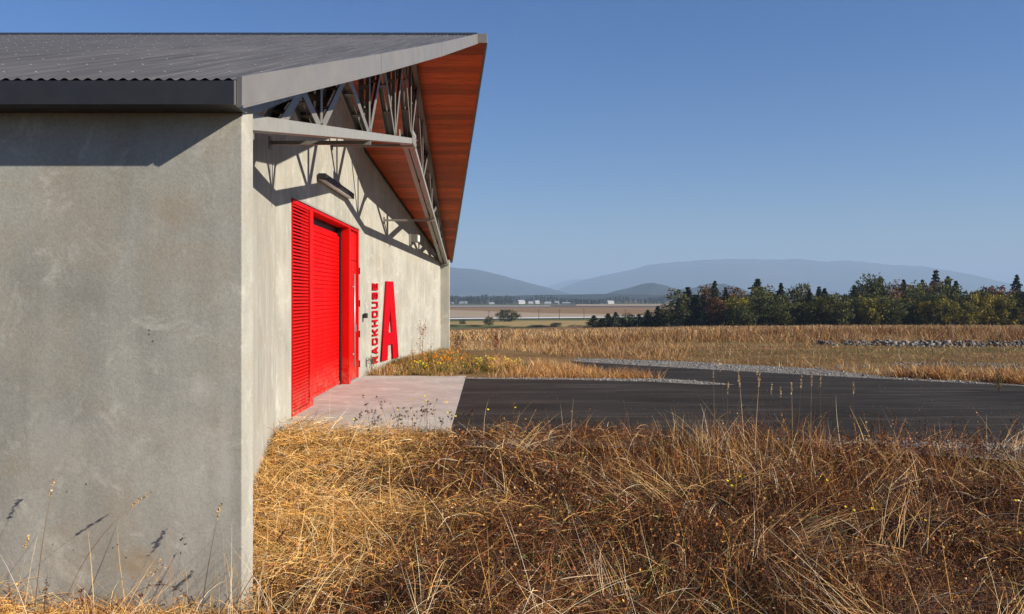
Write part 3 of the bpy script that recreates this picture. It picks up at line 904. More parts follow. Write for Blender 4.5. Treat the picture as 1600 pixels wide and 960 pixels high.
sheet('gravel_shoulder', [(-.60, 10.2), (3.2, 10.25), (5.5, 9.4), (8, 8.7), (13, 6.6), (28, -4), (40, -12), (40.5, -9.7), (30, -2.8), (14, 7.8), (9, 10), (6.2, 10.7), (2, 11.1), (-.60, 11.0)], M['gravel'], -.022, label='grey gravel shoulder between dry grass and drive')
sheet('gravel_shoulder', [(40, -7), (13.0, 14.7), (10.1, 17.0), (7.2, 19.1), (4.3, 21.4), (1.5, 24.0), (-3, 28.3), (-2.2, 29.4), (2.2, 25.2), (4.6, 24.2), (7.6, 21.6), (8.4, 19.3), (10.6, 17.35), (13.4, 15.3), (40.5, -6)], M['gravel'], -.030, label='pale gravel verge beyond the black drive')
sheet('gravel_shoulder', [(-.70, 18.6), (1.4, 18.4), (3.0, 18.0), (3.95, 17.4), (4.6, 17.35), (4.2, 18.0), (3.4, 18.7), (3.0, 18.62), (1.4, 18.75), (-.70, 18.92)], M['gravel'], -.004, label='narrow gravel strip along the flower bed')

# ------------------------------------------------------------------ grass and plants
def blades(pos, az, ln, th0, th1, wid, col, K=4, twist=None, seg_col=None):
    """ribbons: pos (n,3), az heading, th elevation at root and tip, K segments"""
    n = len(pos)
    t = np.linspace(0, 1, K+1)
    roll = rng.uniform(-1.2, 1.2, n)
    tw = rng.normal(0, .5, n) if twist is None else twist
    P = np.zeros((n, K+1, 3)); P[:, 0] = pos
    for k in range(K):
        s = (k + .5)/K
        th = th0 + (th1-th0)*s; a = az + tw*s
        d = np.stack([np.cos(th)*np.cos(a), np.cos(th)*np.sin(a), np.sin(th)], 1)
        P[:, k+1] = P[:, k] + d*(ln/K)[:, None]
    side = np.stack([-np.sin(az)*np.cos(roll), np.cos(az)*np.cos(roll), np.sin(roll)], 1)
    w = wid[:, None]*np.clip(1.05 - t[None, :]**2.2, .12, 1)/2
    L = P - side[:, None, :]*w[:, :, None]; Rr = P + side[:, None, :]*w[:, :, None]
    V = np.stack([L, Rr], 2).reshape(n*(K+1)*2, 3)
    b = (np.arange(n)*(K+1)*2)[:, None] + (np.arange(K)*2)[None, :]
    b = b.ravel()
    Fc = np.stack([b, b+1, b+3, b+2], 1)
    C = np.repeat(col, (K+1)*2, axis=0)
    return V, Fc, C, P[:, -1], P

class GB:
    def __init__(self): self.V = []; self.F = []; self.C = []; self.n = 0
    def add(self, V, F_, C):
        self.V.append(V); self.F.append(F_ + self.n); self.C.append(C); self.n += len(V)
    def mesh(self, name, mat):
        return np_mesh(name, np.concatenate(self.V), np.concatenate(self.F), mat, np.concatenate(self.C))

def bits(pos, size, col, flat=0.0):
    """small random quads (dead leaves, seed husks, florets)"""
    n = len(pos)
    a = rng.normal(size=(n, 3)); a[:, 2] *= (1-flat); a /= np.linalg.norm(a, axis=1)[:, None]
    b = rng.normal(size=(n, 3)); b -= a*np.sum(a*b, 1)[:, None]; b /= np.linalg.norm(b, axis=1)[:, None]
    s = size[:, None]
    asp = rng.uniform(.35, .8, n)[:, None]
    V = np.stack([pos-a*s, pos+b*s*asp-a*s*.1, pos+a*s, pos-b*s*asp+a*s*.1], 1).reshape(-1, 3)
    F_ = np.arange(n*4).reshape(n, 4)
    return V, F_, np.repeat(col, 4, axis=0)

PAL = dict(blond=(.74, .47, .18), straw=(.55, .29, .09), gold=(.68, .34, .075), rust=(.265, .092, .028), brown=(.10, .037, .015),
           dark=(.036, .016, .008), green=(.12, .15, .03), pale=(.72, .58, .38))
KEYS = ['blond', 'straw', 'gold', 'rust', 'brown', 'dark', 'green', 'pale']
PA = np.array([PAL[k] for k in KEYS])
def pick(w):
    """w (n,8) weights -> colours"""
    c = np.cumsum(w, 1); c /= c[:, -1:]
    i = (rng.random(len(w))[:, None] > c).sum(1)
    col = PA[np.clip(i, 0, 7)]
    return col*rng.uniform(.7, 1.25, len(w))[:, None]*rng.uniform(.93, 1.07, (len(w), 3))

def wing_near(y): return WX + (XM-WX)*(y-Y1)/(YF0-Y1)
def front_ok(X, Y):
    """grass patch in front: clear of the walls and the gravel"""
    lim_l = np.where(Y > Y1, WX + (XM-WX)*np.clip((Y-Y1)/(YF0-Y1), 0, 1) + .03, -9)
    ok = (X > lim_l) & ~((Y > Y0-.03) & (Y <= Y1+.02) & (X < FIN+.02))
    top = np.interp(X, [-3, -.6, 2.5, 3.6, 5.5, 8, 12], [11.46, 11.35, 10.85, 10.6, 10.05, 9.3, 7.6]) + (vnoise(X*2.3, X*0, 5)-.5)*.35
    top = np.where(X < -.58, np.minimum(top, 11.47), top)
    return ok & (Y < top)
def front_pts(n, y0=3.0, y1=11.5):
    Y = y0 + (y1-y0)*rng.random(n)**1.15
    X = (-1.0 - .60*Y) + (1.0 + .60*Y + 1.6 + .66*Y)*rng.random(n)
    k = front_ok(X, Y)
    return X[k], Y[k]
def weights(X, Y, lying=True):
    n = len(X)
    bl = np.clip((-.05 - X - .02*(Y-5) + 2.6*(fbm(X*.8, Y*.8, 61)-.5))/1.3, 0, 1)      # blond towards the wall
    dk = fbm(X*1.1+9, Y*1.1, 71)
    gr = np.clip((fbm(X*1.6, Y*1.6, 81)-.60)*7, 0, 1)
    w = np.zeros((n, 8))
    w[:, 0] = .05 + .90*bl; w[:, 1] = .08 + .35*bl; w[:, 2] = .05 + .60*bl
    w[:, 3] = .40*(1-bl*.85); w[:, 4] = .42*(1-bl*.9) + .22*(dk > .52)*(1-.6*bl); w[:, 5] = .26*(1-bl) + .30*(dk > .53)*(1-.6*bl)
    w[:, 6] = .02 + .26*gr*(1-bl*.5); w[:, 7] = .05 + .05*bl
    return w, bl, dk

def groundz(X, Y): return tz(X, Y)
FRONT = GB()
def at0(p): return (p-778)*9.3/F
# 1 matted thatch
X, Y = front_pts(190000)
pocket = fbm(X*2.1+40, Y*2.1, 99, 3); k = rng.random(len(X)) < np.clip((pocket-.40)*6, .10, 1) + np.clip(-X*.4, 0, .5); X, Y = X[k], Y[k]
w, bl, dk = weights(X, Y)
n = len(X); swirl = 2*np.pi*fbm(X*.45, Y*.45, 91)*1.6
az = np.where(rng.random(n) < .40, swirl + rng.normal(0, .5, n), rng.uniform(0, 6.283, n))
hump = np.clip(fbm(X*1.3+3, Y*1.3, 101)-.35, 0, 1)
z0 = groundz(X, Y) + rng.random(n)*(.05 + .42*hump)
ln = rng.uniform(.10, .34, n)*(.75+.5*hump)
th0 = rng.uniform(-.1, .9, n); th1 = th0 - rng.uniform(.3, 1.5, n)
wd_ = rng.uniform(.0022, .0052, n)*(.65+.07*Y)
V, F_, C, tip, _ = blades(np.stack([X, Y, z0], 1), az, ln, th0, th1, wd_, pick(w), 3); FRONT.add(V, F_, C)
# 2 standing blades
X, Y = front_pts(60000); w, bl, dk = weights(X, Y); n = len(X)
tall = np.clip(fbm(X*1.3+30, Y*1.3, 111)*3.0-1.1, .08, 1.25)*np.interp(X, [-2, -.3, 1.2, 6], [.45, .7, 1, 1.0])
near_wall = 1.0
ln = rng.uniform(.12, .42, n)*(.45+.75*tall)*near_wall
th0 = rng.uniform(.7, 1.5, n); th1 = th0 - rng.uniform(.2, 1.3, n)
az = rng.uniform(0, 6.283, n)
V, F_, C, tip, _ = blades(np.stack([X, Y, groundz(X, Y)-.02], 1), az, ln, th0, th1, rng.uniform(.0022, .0048, n)*(.6+.07*Y), pick(w), 3); FRONT.add(V, F_, C)
# 3 dead leaf and husk litter on brown weeds
X, Y = front_pts(150000); w, bl, dk = weights(X, Y)
hump = np.clip(fbm(X*1.3+3, Y*1.3, 101)-.30, 0, 1)
keep = rng.random(len(X)) < (.15 + .85*(1-bl))*(.45+.55*(dk > .42))
X, Y, w, hump = X[keep], Y[keep], w[keep], hump[keep]; n = len(X)
w2 = w.copy(); w2[:, 0] *= .3; w2[:, 7] *= .3; w2[:, 3] *= 1.6; w2[:, 4] *= 1.4
z0 = groundz(X, Y) + rng.random(n)**1.3*(.07 + .50*hump)
V, F_, C = bits(np.stack([X, Y, z0], 1), rng.uniform(.005, .014, n)*(.6+.06*Y), pick(w2)); FRONT.add(V, F_, C)
# 4 rusty weed stems with husks along them
n = 3600; X = rng.normal(at0(1225), .95, n); Y = rng.uniform(7.6, 10.2, n); k = front_ok(X, Y) & (fbm(X*2.6, Y*2.2, 241) > .48); X, Y = X[k], Y[k]; n = len(X)
V, F_, C, tip, _ = blades(np.stack([X, Y, groundz(X, Y)], 1), rng.uniform(0, 6.283, n), rng.uniform(.15, .60, n)*np.clip(.5+fbm(X*3+9, Y*3, 251), .6, 1.2), rng.uniform(.8, 1.55, n), rng.uniform(.0, 1.4, n), rng.uniform(.003, .0055, n), pick(np.tile([.22, .26, .14, .55, .42, .15, .02, .14], (n, 1))), 4); FRONT.add(V, F_, C)
X, Y = front_pts(5200, 3.4); k = (rng.random(len(X)) < np.clip((X+.6)/2.2, .05, 1)); X, Y = X[k], Y[k]; n = len(X)
clump = fbm(X*1.0+14, Y*1.0, 121); k = clump > .46; X, Y = X[k], Y[k]; n = len(X)
w = np.zeros((n, 8)); w[:, 3] = .5; w[:, 4] = .4; w[:, 1] = .15; w[:, 5] = .1
cc = pick(w); ln = rng.uniform(.25, .60, n)
V, F_, C, tip, P = blades(np.stack([X, Y, groundz(X, Y)], 1), rng.uniform(0, 6.283, n), ln, rng.uniform(1.1, 1.55, n), rng.uniform(.7, 1.4, n), rng.uniform(.003, .0045, n)*(.7+.06*Y), cc, 4); FRONT.add(V, F_, C)
for r_ in range(9):
    t = rng.uniform(.45, 1.0, n); i = np.clip((t*4).astype(int), 0, 3); f = (t*4 - i)[:, None]
    q_ = P[np.arange(n), i]*(1-f) + P[np.arange(n), i+1]*f + rng.normal(0, .010, (n, 3))
    V, F_, C = bits(q_, rng.uniform(.005, .011, n)*(.7+.05*Y), cc*rng.uniform(.6, 1.2, n)[:, None]); FRONT.add(V, F_, C)
# 5 bundles of long pale straw laid over
for _ in range(70):
    x0, y0 = None, None
    X, Y = front_pts(4, 3.6, 10.6)
    if not len(X): continue
    x0, y0 = X[0], Y[0]; m = rng.integers(8, 40)
    a0 = rng.normal(.4, 1.2) + (math.pi if rng.random() < .3 else 0); sp = rng.uniform(.04, .2)
    bx = x0 + rng.normal(0, sp, m); by = y0 + rng.normal(0, sp*.7, m)
    ok = front_ok(bx, by); bx, by = bx[ok], by[ok]; m = len(bx)
    if m == 0: continue
    w = np.zeros((m, 8)); w[:, 7] = .35; w[:, 0] = .4; w[:, 1] = .3
    t0 = rng.uniform(.35, .9)
    V, F_, C, tip, _ = blades(np.stack([bx, by, groundz(bx, by)+rng.uniform(.05, .18, m)], 1), a0 + rng.normal(0, .18, m), rng.uniform(.3, .75, m), t0+rng.normal(0, .12, m), t0-rng.uniform(.0, 1.1, m), rng.uniform(.0018, .0034, m)*(.6+.07*y0), pick(w), 5, rng.normal(0, .35, m)); FRONT.add(V, F_, C)
# 6 single pale stems, dock and rye stalks too many to count
X, Y = front_pts(1300, 3.8); k = rng.random(len(X)) < np.interp(X, [-1, 0, 1.5], [1, .8, .45]); X, Y = X[k], Y[k]; n = len(X)
w = np.zeros((n, 8)); w[:, 7] = .4; w[:, 0] = .4; w[:, 1] = .4
V, F_, C, tip, _ = blades(np.stack([X, Y, groundz(X, Y)], 1), rng.uniform(0, 6.283, n), rng.uniform(.35, .75, n), rng.uniform(.9, 1.5, n), rng.uniform(.2, 1.4, n), rng.uniform(.0025, .0038, n)*(.6+.07*Y), pick(w), 5); FRONT.add(V, F_, C)
# 7 grass at the foot of the side wall
n = 9000; X = rng.uniform(-6, -1.3, n); Y = 4.95 - .75*rng.random(n)**1.3
w = np.tile([.5, .35, .4, .12, .10, .05, .03, .12], (n, 1))
th0 = rng.uniform(.3, 1.5, n)
V, F_, C, tip, _ = blades(np.stack([X, Y, groundz(X, Y)], 1), rng.uniform(0, 6.283, n), rng.uniform(.08, .30, n)*(.5+fbm(X*2.5, Y*2.5, 231)), th0, th0 - rng.uniform(.2, 1.4, n), rng.uniform(.0025, .005, n), pick(w), 3)
k = tip[:, 1] < 4.97; kk = np.repeat(k, 8); FRONT.add(V, F_[np.repeat(k, 3)], C)
fg = link('dry_grass', FRONT.mesh('dry_grass', M['grass']))
tag(fg, 'tangled brown and straw coloured dry grass in front of the drive', 'grass', kind='stuff')

# bed along the far wing wall and round to the tip of the gravel
BED = GB(); FLD_ = GB()
def in_poly(X, Y, poly):
    c = np.zeros(len(X), bool); j = len(poly)-1
    for i in range(len(poly)):
        xi, yi = poly[i]; xj, yj = poly[j]
        t = ((yi > Y) != (yj > Y)) & (X < (xj-xi)*(Y-yi)/((yj-yi) or 1e-9) + xi)
        c ^= t; j = i
    return c
bed_poly = [(-2.85, 19.4), (-.7, 19.0), (1.4, 18.85), (3.0, 18.7), (3.5, 18.75), (1.9, 20.6), (-.8, 23.0), (-1.35, 26), (-1.62, 26.1), (-2.88, 19.7)]
def poly_pts(n, poly, clear=True):
    p = np.array(poly); X = rng.uniform(p[:, 0].min(), p[:, 0].max(), n); Y = rng.uniform(p[:, 1].min(), p[:, 1].max(), n)
    k = in_poly(X, Y, poly)
    if clear: k &= ~((Y < 26.2) & (Y > 19.3) & (X < XM + .1885*(Y-YF1) + .03))
    return X[k], Y[k]
def tuft(gb, X, Y, hmin, hmax, wts, wid, K=3, lean=.8, dz=0):
    n = len(X); w = np.tile(np.array(wts, float), (n, 1)); pc = pick(w)
    if gb is not None: pc = pc*.92 + pc.mean(1, keepdims=True)*.06
    V, F_, C, tip, P = blades(np.stack([X, Y, tz(X, Y)-.02+dz], 1), rng.uniform(0, 6.283, n), rng.uniform(hmin, hmax, n), rng.uniform(1.55-lean, 1.55, n), rng.uniform(.1, 1.3, n), rng.uniform(wid*.6, wid*1.3, n), pc, K)
    gb.add(V, F_, C); return tip
X, Y = poly_pts(60000, bed_poly); h = np.interp(X, [-2.8, -1, 1, 3.4], [.10, .22, .30, .26])
k = fbm(X*1.6, Y*1.2, 131) > .36; X, Y = X[k], Y[k]
left = X < -.2
tuft(BED, X[left], Y[left], .06, .26, [.15, .25, .2, .25, .1, .05, .18, .05], .008)
tuft(BED, X[~left], Y[~left], .10, .36, [.25, .3, .25, .2, .06, .02, .02, .08], .008)
k = (fbm(X*1.2+7, Y*1.2, 141) > .52) & left
tuft(BED, X[k], Y[k], .08, .24, [0, .1, .05, 0, 0, .05, .8, 0], .010)
o = link('bed_grass', BED.mesh('bed_grass', M['grass'])); tag(o, 'low mixed green and brown grass in the bed beside the wall', 'grass', kind='stuff')

# field beyond the drive
FLD = FLD_
road_poly = [(-.604, 10.8), (2, 10.9), (4.6, 10.78), (6.2, 10.5), (9, 9.8), (14, 7.6), (30, -3), (40, -10)] + far_edge
grav_poly = [(40, -7), (13.0, 14.7), (10.1, 17.0), (7.2, 19.1), (4.3, 21.4), (1.5, 24.0), (-3, 28.3), (-2.2, 29.4), (2.2, 25.2), (4.6, 24.2), (7.6, 21.6), (8.4, 19.3), (10.6, 17.35), (13.4, 15.3), (40.5, -6)]
def field_pts(n, y0, y1, p=1.0, xl=.10, xr=.66):
    Y = y0 + (y1-y0)*rng.random(n)**p
    X = -(1.5+xl*Y) + (1.5 + xl*Y + 2 + xr*Y)*rng.random(n)
    k = ~in_poly(X, Y, road_poly) & ~in_poly(X, Y, grav_poly) & ~((X < -1.3) & (Y < 26.5)) & ~in_poly(X, Y, bed_poly)
    k &= ~((X < 4.2) & (Y < 21)) & (X - 4.3 > -(Y-21.7)*1.27)
    return X[k], Y[k]
def density(X, Y):
    """0 bare mown strip, 1 tall grass"""
    Yn = Y + (fbm(X*.3, Y*.2, 151)-.5)*3
    dd = np.where(X < 5 + (Y-24)*.25, np.interp(Yn, [14, 32, 36, 40, 60, 90], [1, .9, .5, 1, 1, .8]),
                  np.interp(Yn, [14, 19, 22, 24.5, 32, 36, 40, 60, 90], [1, 1, .5, .10, .08, .35, 1, 1, .8]))
    gravelish = (X > 8) & (Y < 25) & (Y > 20 - .35*(X-8)*0) & (X + 1.27*(Y-21.7) > 8.6)
    dd = np.where(gravelish, dd*.18, dd)
    return dd*np.clip((fbm(X*.5, Y*.5, 161)-.28)*4, .1, 1)
X, Y = field_pts(210000, 13, 62, 1.2); dn = density(X, Y); k = rng.random(len(X)) < dn; X, Y, dn = X[k], Y[k], dn[k]
patch = fbm(X*.30+3, Y*.45, 173) + rng.normal(0, .05, len(X))
hs = np.clip(.45 + 1.1*fbm(X*.6, Y*.6, 175), .5, 1.3)
for lo_, hi_, wt in ((-1, .46, [.34, .34, .10, .14, .10, .04, .10, .20]), (.46, .56, [.26, .36, .12, .24, .12, .04, .08, .14]), (.56, 2, [.10, .20, .08, .42, .30, .10, .06, .05])):
    for h0, h1 in ((.5, .8), (.8, 1.0), (1.0, 1.4)):
        k = (patch >= lo_) & (patch < hi_) & (hs >= h0) & (hs < h1)
        tuft(FLD, X[k], Y[k], .05*h0, .33*h1, wt, .008, 2, .95)
# short turf of the mown strip
X, Y = field_pts(90000, 22, 40); k = (X > 4 + (Y-24)*.2); X, Y = X[k], Y[k]; grn = fbm(X*.25, Y*.45, 171) > .44
tuft(FLD, X[~grn], Y[~grn], .02, .10, [.15, .30, .08, .16, .22, .10, .10, .10], .010, 2, 1.2)
tuft(FLD, X[grn], Y[grn], .02, .10, [.03, .12, .03, .06, .10, .08, .85, .02], .011, 2, 1.2)
# brown weed band on the berm and the rough edge
X, Y = field_pts(42000, 37, 50); k = (X > 1) & (fbm(X*.4, Y*.4, 181) > .36); X, Y = X[k], Y[k]
tuft(FLD, X, Y, .12, .62, [.10, .16, .06, .40, .42, .16, .08, .05], .014, 2, .7)
X, Y = field_pts(60000, 55, 200, 1.3); k = fbm(X*.12, Y*.08, 191) > .42; X, Y = X[k], Y[k]
tuft(FLD, X, Y, .15, .6, [.3, .36, .10, .22, .16, .03, .06, .16], .045, 2, .6)
# fringe along the far side of the drive
t = rng.random(14000); ex = np.interp(t, [0, .28, .62, 1], [8.3, 10.5, 13.4, 20]); ey = np.interp(t, [0, .28, .62, 1], [19.5, 17.45, 15.35, 10.4])
off = np.abs(rng.normal(0, .5, len(t))); X = ex + off*.62 + .1; Y = ey + off*.78 + .1
k = fbm(X*1.2, Y*1.2, 201) > .40; tuft(FLD, X[k], Y[k], .10, .42, [.2, .3, .25, .35, .12, .02, .02, .05], .011, 3, .6)
o = link('field_grass', FLD.mesh('field_grass', M['grass'])); tag(o, 'tall dry grass covering the field beyond the drive', 'grass', kind='stuff')

# ------------------------------------------------------------------ stones
def stone_mesh(name, P, S, cols):
    c = np.array([(-1,-1,-1),(1,-1,-1),(1,1,-1),(-1,1,-1),(-1,-1,1),(1,-1,1),(1,1,1),(-1,1,1)], float)*.62
    fq = np.array([(3,2,1,0),(4,5,6,7),(0,1,5,4),(1,2,6,5),(2,3,7,6),(3,0,4,7)])
    n = len(P)
    sh = c[None]*rng.uniform(.55, 1.15, (n, 1, 3)) + rng.normal(0, .16, (n, 8, 3))
    a = rng.uniform(0, 6.283, n); ca, sa = np.cos(a), np.sin(a)
    x = sh[..., 0]*ca[:, None] - sh[..., 1]*sa[:, None]; y = sh[..., 0]*sa[:, None] + sh[..., 1]*ca[:, None]
    V = np.stack([x, y, sh[..., 2]*.8], 2)*S[:, None, None] + P[:, None, :]
    return np_mesh(name, V.reshape(-1, 3), (np.arange(n)[:, None, None]*8 + fq[None]).reshape(-1, 4), M['stone'], np.repeat(cols, 8, axis=0))
def stones(name, X, Y, z, s0, s1, label, lo=.09, hi=.38):
    n = len(X); S = rng.uniform(s0, s1, n)*rng.uniform(.45, 1.0, n)*np.where(rng.random(n) < .12, 1.7, 1)
    g_ = rng.uniform(lo, hi, n)[:, None]*np.array([[1, .965, .90]])*rng.uniform(.95, 1.05, (n, 3))
    o = link(name, stone_mesh(name, np.stack([X, Y, z + S*.1], 1), S, g_)); tag(o, label, 'gravel', kind='stuff')
X, Y = poly_pts(16000, [(2.0, 10.55), (4.6, 10.2), (5.5, 9.5), (8, 8.8), (13, 6.8), (14, 7.6), (9, 9.95), (6.2, 10.62), (2, 10.98)], False)
stones('gravel', X, Y, -.015, .009, .022, 'loose grey stones between the front grass and the drive')
X, Y = poly_pts(26000, grav_poly[2:-2], False); stones('gravel', X, Y, -.02, .010, .024, 'loose pale stones on the verge beyond the drive')
X, Y = poly_pts(9000, [(-.70, 18.66), (1.4, 18.46), (3.0, 18.06), (3.95, 17.5), (4.5, 17.4), (4.2, 17.9), (3.4, 18.65), (3.0, 18.6), (1.4, 18.75), (-.70, 18.92)], False)
stones('gravel', X, Y, 0, .008, .018, 'loose pale stones edging the flower bed')
X, Y = poly_pts(9000, [(7.4, 22.0), (8.5, 20.2), (11, 18.4), (19, 18.6), (19, 22.5), (11, 24.0)], False); k = fbm(X*.6, Y*.6, 211) > .47; X, Y = X[k], Y[k]
stones('gravel', X, Y, tz(X, Y), .012, .03, 'scattered grey stones in the weedy strip beyond the drive')
X, Y = poly_pts(1400, road_poly[:6] + [(13.0, 14.9), (10.1, 17.2), (7.2, 19.35), (4.35, 17.55), (3.0, 18.15), (1.4, 18.52), (-.68, 18.70)], False); k = fbm(X*.7, Y*.7, 261) > .5; X, Y = X[k], Y[k]
stones('gravel', X, Y, np.full(len(X), -.012), .003, .009, 'stray pebbles scattered over the black drive', .12, .34)
# rocks heaped along the foot of the berm
X = rng.uniform(12.5, 32, 2600); Y = 35.6 + .02*X + rng.normal(0, .50, 2600)
k = fbm(X*.8, Y*0, 221) > .30; X, Y = X[k], Y[k]
stones('rocks', X, Y, tz(X, Y) + np.clip(.22-np.abs(Y-35.9-.0*X)*.3, 0, .3)*rng.random(len(X)), .05, .12, 'row of heaped grey rocks at the foot of the berm', .05, .26)

# ------------------------------------------------------------------ trees
def leaf_cloud(centers, rad, per, size, shade):
    """leaf quads round clump centres; shade = per clump tone of the leaves themselves"""
    n = len(centers)*per
    c = np.repeat(centers, per, axis=0)
    d = rng.normal(size=(n, 3)); d /= np.linalg.norm(d, axis=1)[:, None]
    p = c + d*(rng.random(n)**.45)[:, None]*np.repeat(rad, per)[:, None]*np.array([[1, 1, .8]])
    col = np.repeat(shade, per)[:, None]*rng.uniform(.65, 1.35, n)[:, None]*np.ones((1, 3))*rng.uniform(.9, 1.1, (n, 3))
    return bits(p, rng.uniform(size*.6, size*1.3, n), col)

def broad_proto(h, w, leaf, seed, clumps=46, per=26, bare=.12):
    global rng
    keep = rng; rng = np.random.default_rng(seed)
    c = []
    while len(c) < clumps:
        q = rng.uniform(-1, 1, 3)
        if np.linalg.norm(q) > 1 or np.linalg.norm(q) < .35: continue
        c.append((q[0]*w/2, q[1]*w/2, h*(bare + (1-bare)*.5*(1+q[2])*(.96 if abs(q[0]) < .5 else .86))))
    c = np.array(c); c += rng.normal(0, .03*h, c.shape); c[:, 2] = np.clip(c[:, 2], .05*h, h*.97)
    V, F_, C = leaf_cloud(c, rng.uniform(.08, .15, clumps)*(h+w)*.6, per, leaf, rng.uniform(.6, 1.5, clumps))
    crown = np_mesh('crown', V, F_, None, C)
    mb = MB(); mb.tube([(0, 0, -.5), (.05*w*.2, 0, h*.3), (0, .02*h, h*.62), (.02*h, 0, h*.9)], [.022*h, .017*h, .010*h, .003*h], 6)
    for k in range(7):
        a = rng.uniform(0, 6.283); z0 = h*rng.uniform(.18, .6); r_ = w*rng.uniform(.22, .42)
        mb.tube([(0, 0, z0), (r_*.5*math.cos(a), r_*.5*math.sin(a), z0+.10*h), (r_*math.cos(a), r_*math.sin(a), z0+.24*h)], [.009*h, .006*h, .002*h], 5)
    rng = keep
    return mb.mesh('trunk', M['bark']), crown

def conifer_proto(h, w, seed, rows=22):
    global rng
    keep = rng; rng = np.random.default_rng(seed)
    VV = []; pos = []; rad = []; sh = []
    mb = MB(); mb.tube([(0, 0, -.5), (0, 0, h*.5), (.01*h, 0, h*.99)], [.018*h, .011*h, .002*h], 6)
    for r_ in range(rows):
        t = .06 + .93*r_/(rows-1); z = h*t
        L = w/2*(1-t)**.8*rng.uniform(.72, 1.12) + .03*h*(1-t) + .06
        for k in range(7):
            if rng.random() < .14: continue
            a = rng.uniform(0, 6.283); l = L*rng.uniform(.65, 1.1)
            mb.tube([(0, 0, z), (l*.9*math.cos(a), l*.9*math.sin(a), z - .10*l)], [.004*h*(1-t)+.01, .01], 4)
            for s in np.linspace(.3, 1, 5):
                pos.append((l*s*math.cos(a), l*s*math.sin(a), z - .18*l*s + .02*h*(1-s))); rad.append(.028*h*(1.15-.55*s)); sh.append(rng.uniform(.6, 1.4))
    V, F_, C = leaf_cloud(np.array(pos), np.array(rad), 4, .024*h, np.array(sh))
    crown = np_mesh('crown', V, F_, None, C); rng = keep
    return mb.mesh('trunk', M['bark']), crown

BROAD = [broad_proto(8, 7, .27, 300+i, 78, 30, .0) for i in range(5)]
WISP = [broad_proto(9, 4.6, .24, 330+i, 48, 22, .08) for i in range(3)]
CON = [conifer_proto(11, 6.2, 360+i, 17+2*i) for i in range(5)]
_mesh_mat = {}
def with_mat(me, mat):
    k = (me.name, mat.name)
    if k not in _mesh_mat:
        m = me.copy(); m.materials.clear(); m.materials.append(mat); _mesh_mat[k] = m
    return _mesh_mat[k]
def tree(name, proto, mat, X, Y, z, h, w, label, group=None, cat='tree', base=8.0, basew=None):
    r_ = empty(name, (X, Y, z)); tag(r_, label, cat, group)
    r_.rotation_euler.z = random.uniform(0, 6.283)
    sc = h/base; sw = sc if basew is None else w/basew
    r_.scale = (sw, sw, sc)
    link('trunk', proto[0], r_); link('crown', with_mat(proto[1], mat), r_)
    return r_
def on_slope(pxx, D): X = (pxx-778)*D/F; return X, D, float(tz(X, D))
GR = 'trees of the wood behind the field'
def wood(kind, pxx, ytop, D, wpx, label, group=GR):
    X, Y, z = on_slope(pxx, D)
    h = (EYE + (464-ytop)*D/F - z)*(1.03 if kind[0] == 'c' else 1.13); w = wpx*D/F
    mt = {'c': M['leaf_conifer'], 'o': M['leaf_olive'], 'y': M['leaf_yellow'], 'b': M['leaf_brown']}[kind[0]]
    if kind[0] == 'c':
        return tree('conifer', random.choice(CON), mt, X, Y, z, h, w, label, group, base=11.0, basew=5.0)
    pr = random.choice(WISP if kind.endswith('w') else BROAD)
    return tree('broadleaf_tree', pr, mt, X, Y, z, h, w, label, group, base=9.0 if kind.endswith('w') else 8.0, basew=4.6 if kind.endswith('w') else 7.0)
# back row: the ones that stand out against the sky
for p_, y_, w_, l_ in ((1462, 427, 34, 'tallest dark conifer of the wood, standing above its neighbours'), (1481, 436, 26, 'conifer just right of the tallest one in the wood'),
                      (1441, 441, 24, 'slim conifer just left of the tallest one in the wood'), (1183, 440, 44, 'dark conifer rising highest in the left half of the wood'),
                      (1588, 434, 30, 'dark conifer at the right edge of the picture'), (1335, 449, 26, 'conifer near the middle of the wood with thin top'),
                      (1265, 459, 22, 'short conifer in the dip of the wood skyline'), (1075, 452, 40, 'dark conifer at the left end of the wood')):
    wood('c', p_, y_, 262 + random.uniform(-6, 6), w_*1.3, l_)
for p_, y_, k_, l_ in ((1365, 444, 'bw', 'brownish half bare tree left of the slim conifer'), (1398, 446, 'bw', 'brown thin crowned tree left of the tallest conifers'), (1412, 441, 'cw', 'dark conifer beside the brown thin crowned tree'),
                      (1550, 446, 'b', 'reddish brown broad tree near the right edge'), (1570, 452, 'b', 'rusty tree in front of the right edge conifer'), (1525, 459, 'o', 'olive rounded tree left of the reddish brown tree'),
                      (1104, 453, 'bw', 'brown half bare tree at the left end of the wood'), (1135, 457, 'bw', 'brown thin topped tree right of the left end')):
    wood(k_, p_, y_, 256 + random.uniform(-5, 5), 40 if k_[-1] != 'w' else 32, l_)
for i, p_ in enumerate(np.arange(1056, 1640, 13)):
    y_ = 442 + 24*float(vnoise(p_*.025, 3.0, 5)) + random.uniform(-7, 9)
    k_ = random.choice(['c', 'ow', 'c', 'c', 'o', 'ow', 'bw', 'o'])
    wood(k_, p_ + random.uniform(-5, 5), y_, 250 + random.uniform(-8, 8), 42 if k_ != 'c' else 34,
         {'c': 'dark conifer within the wood behind the field', 'o': 'olive tree within the wood behind the field', 'b': 'brown thin crowned tree within the wood'}[k_[0]])
for i, p_ in enumerate(np.arange(1150, 1640, 14)):
    y_ = 473 + random.uniform(-12, 8) - 7*max(0, (p_-1400)/200)
    k_ = random.choice(['y', 'o', 'y', 'o', 'o'])
    wood(k_, p_ + random.uniform(-6, 6), y_, 228 + random.uniform(-5, 5), 44,
         {'y': 'yellowing round bush at the front of the wood', 'o': 'olive round bush at the front of the wood'}[k_], 'bushes along the front of the wood')
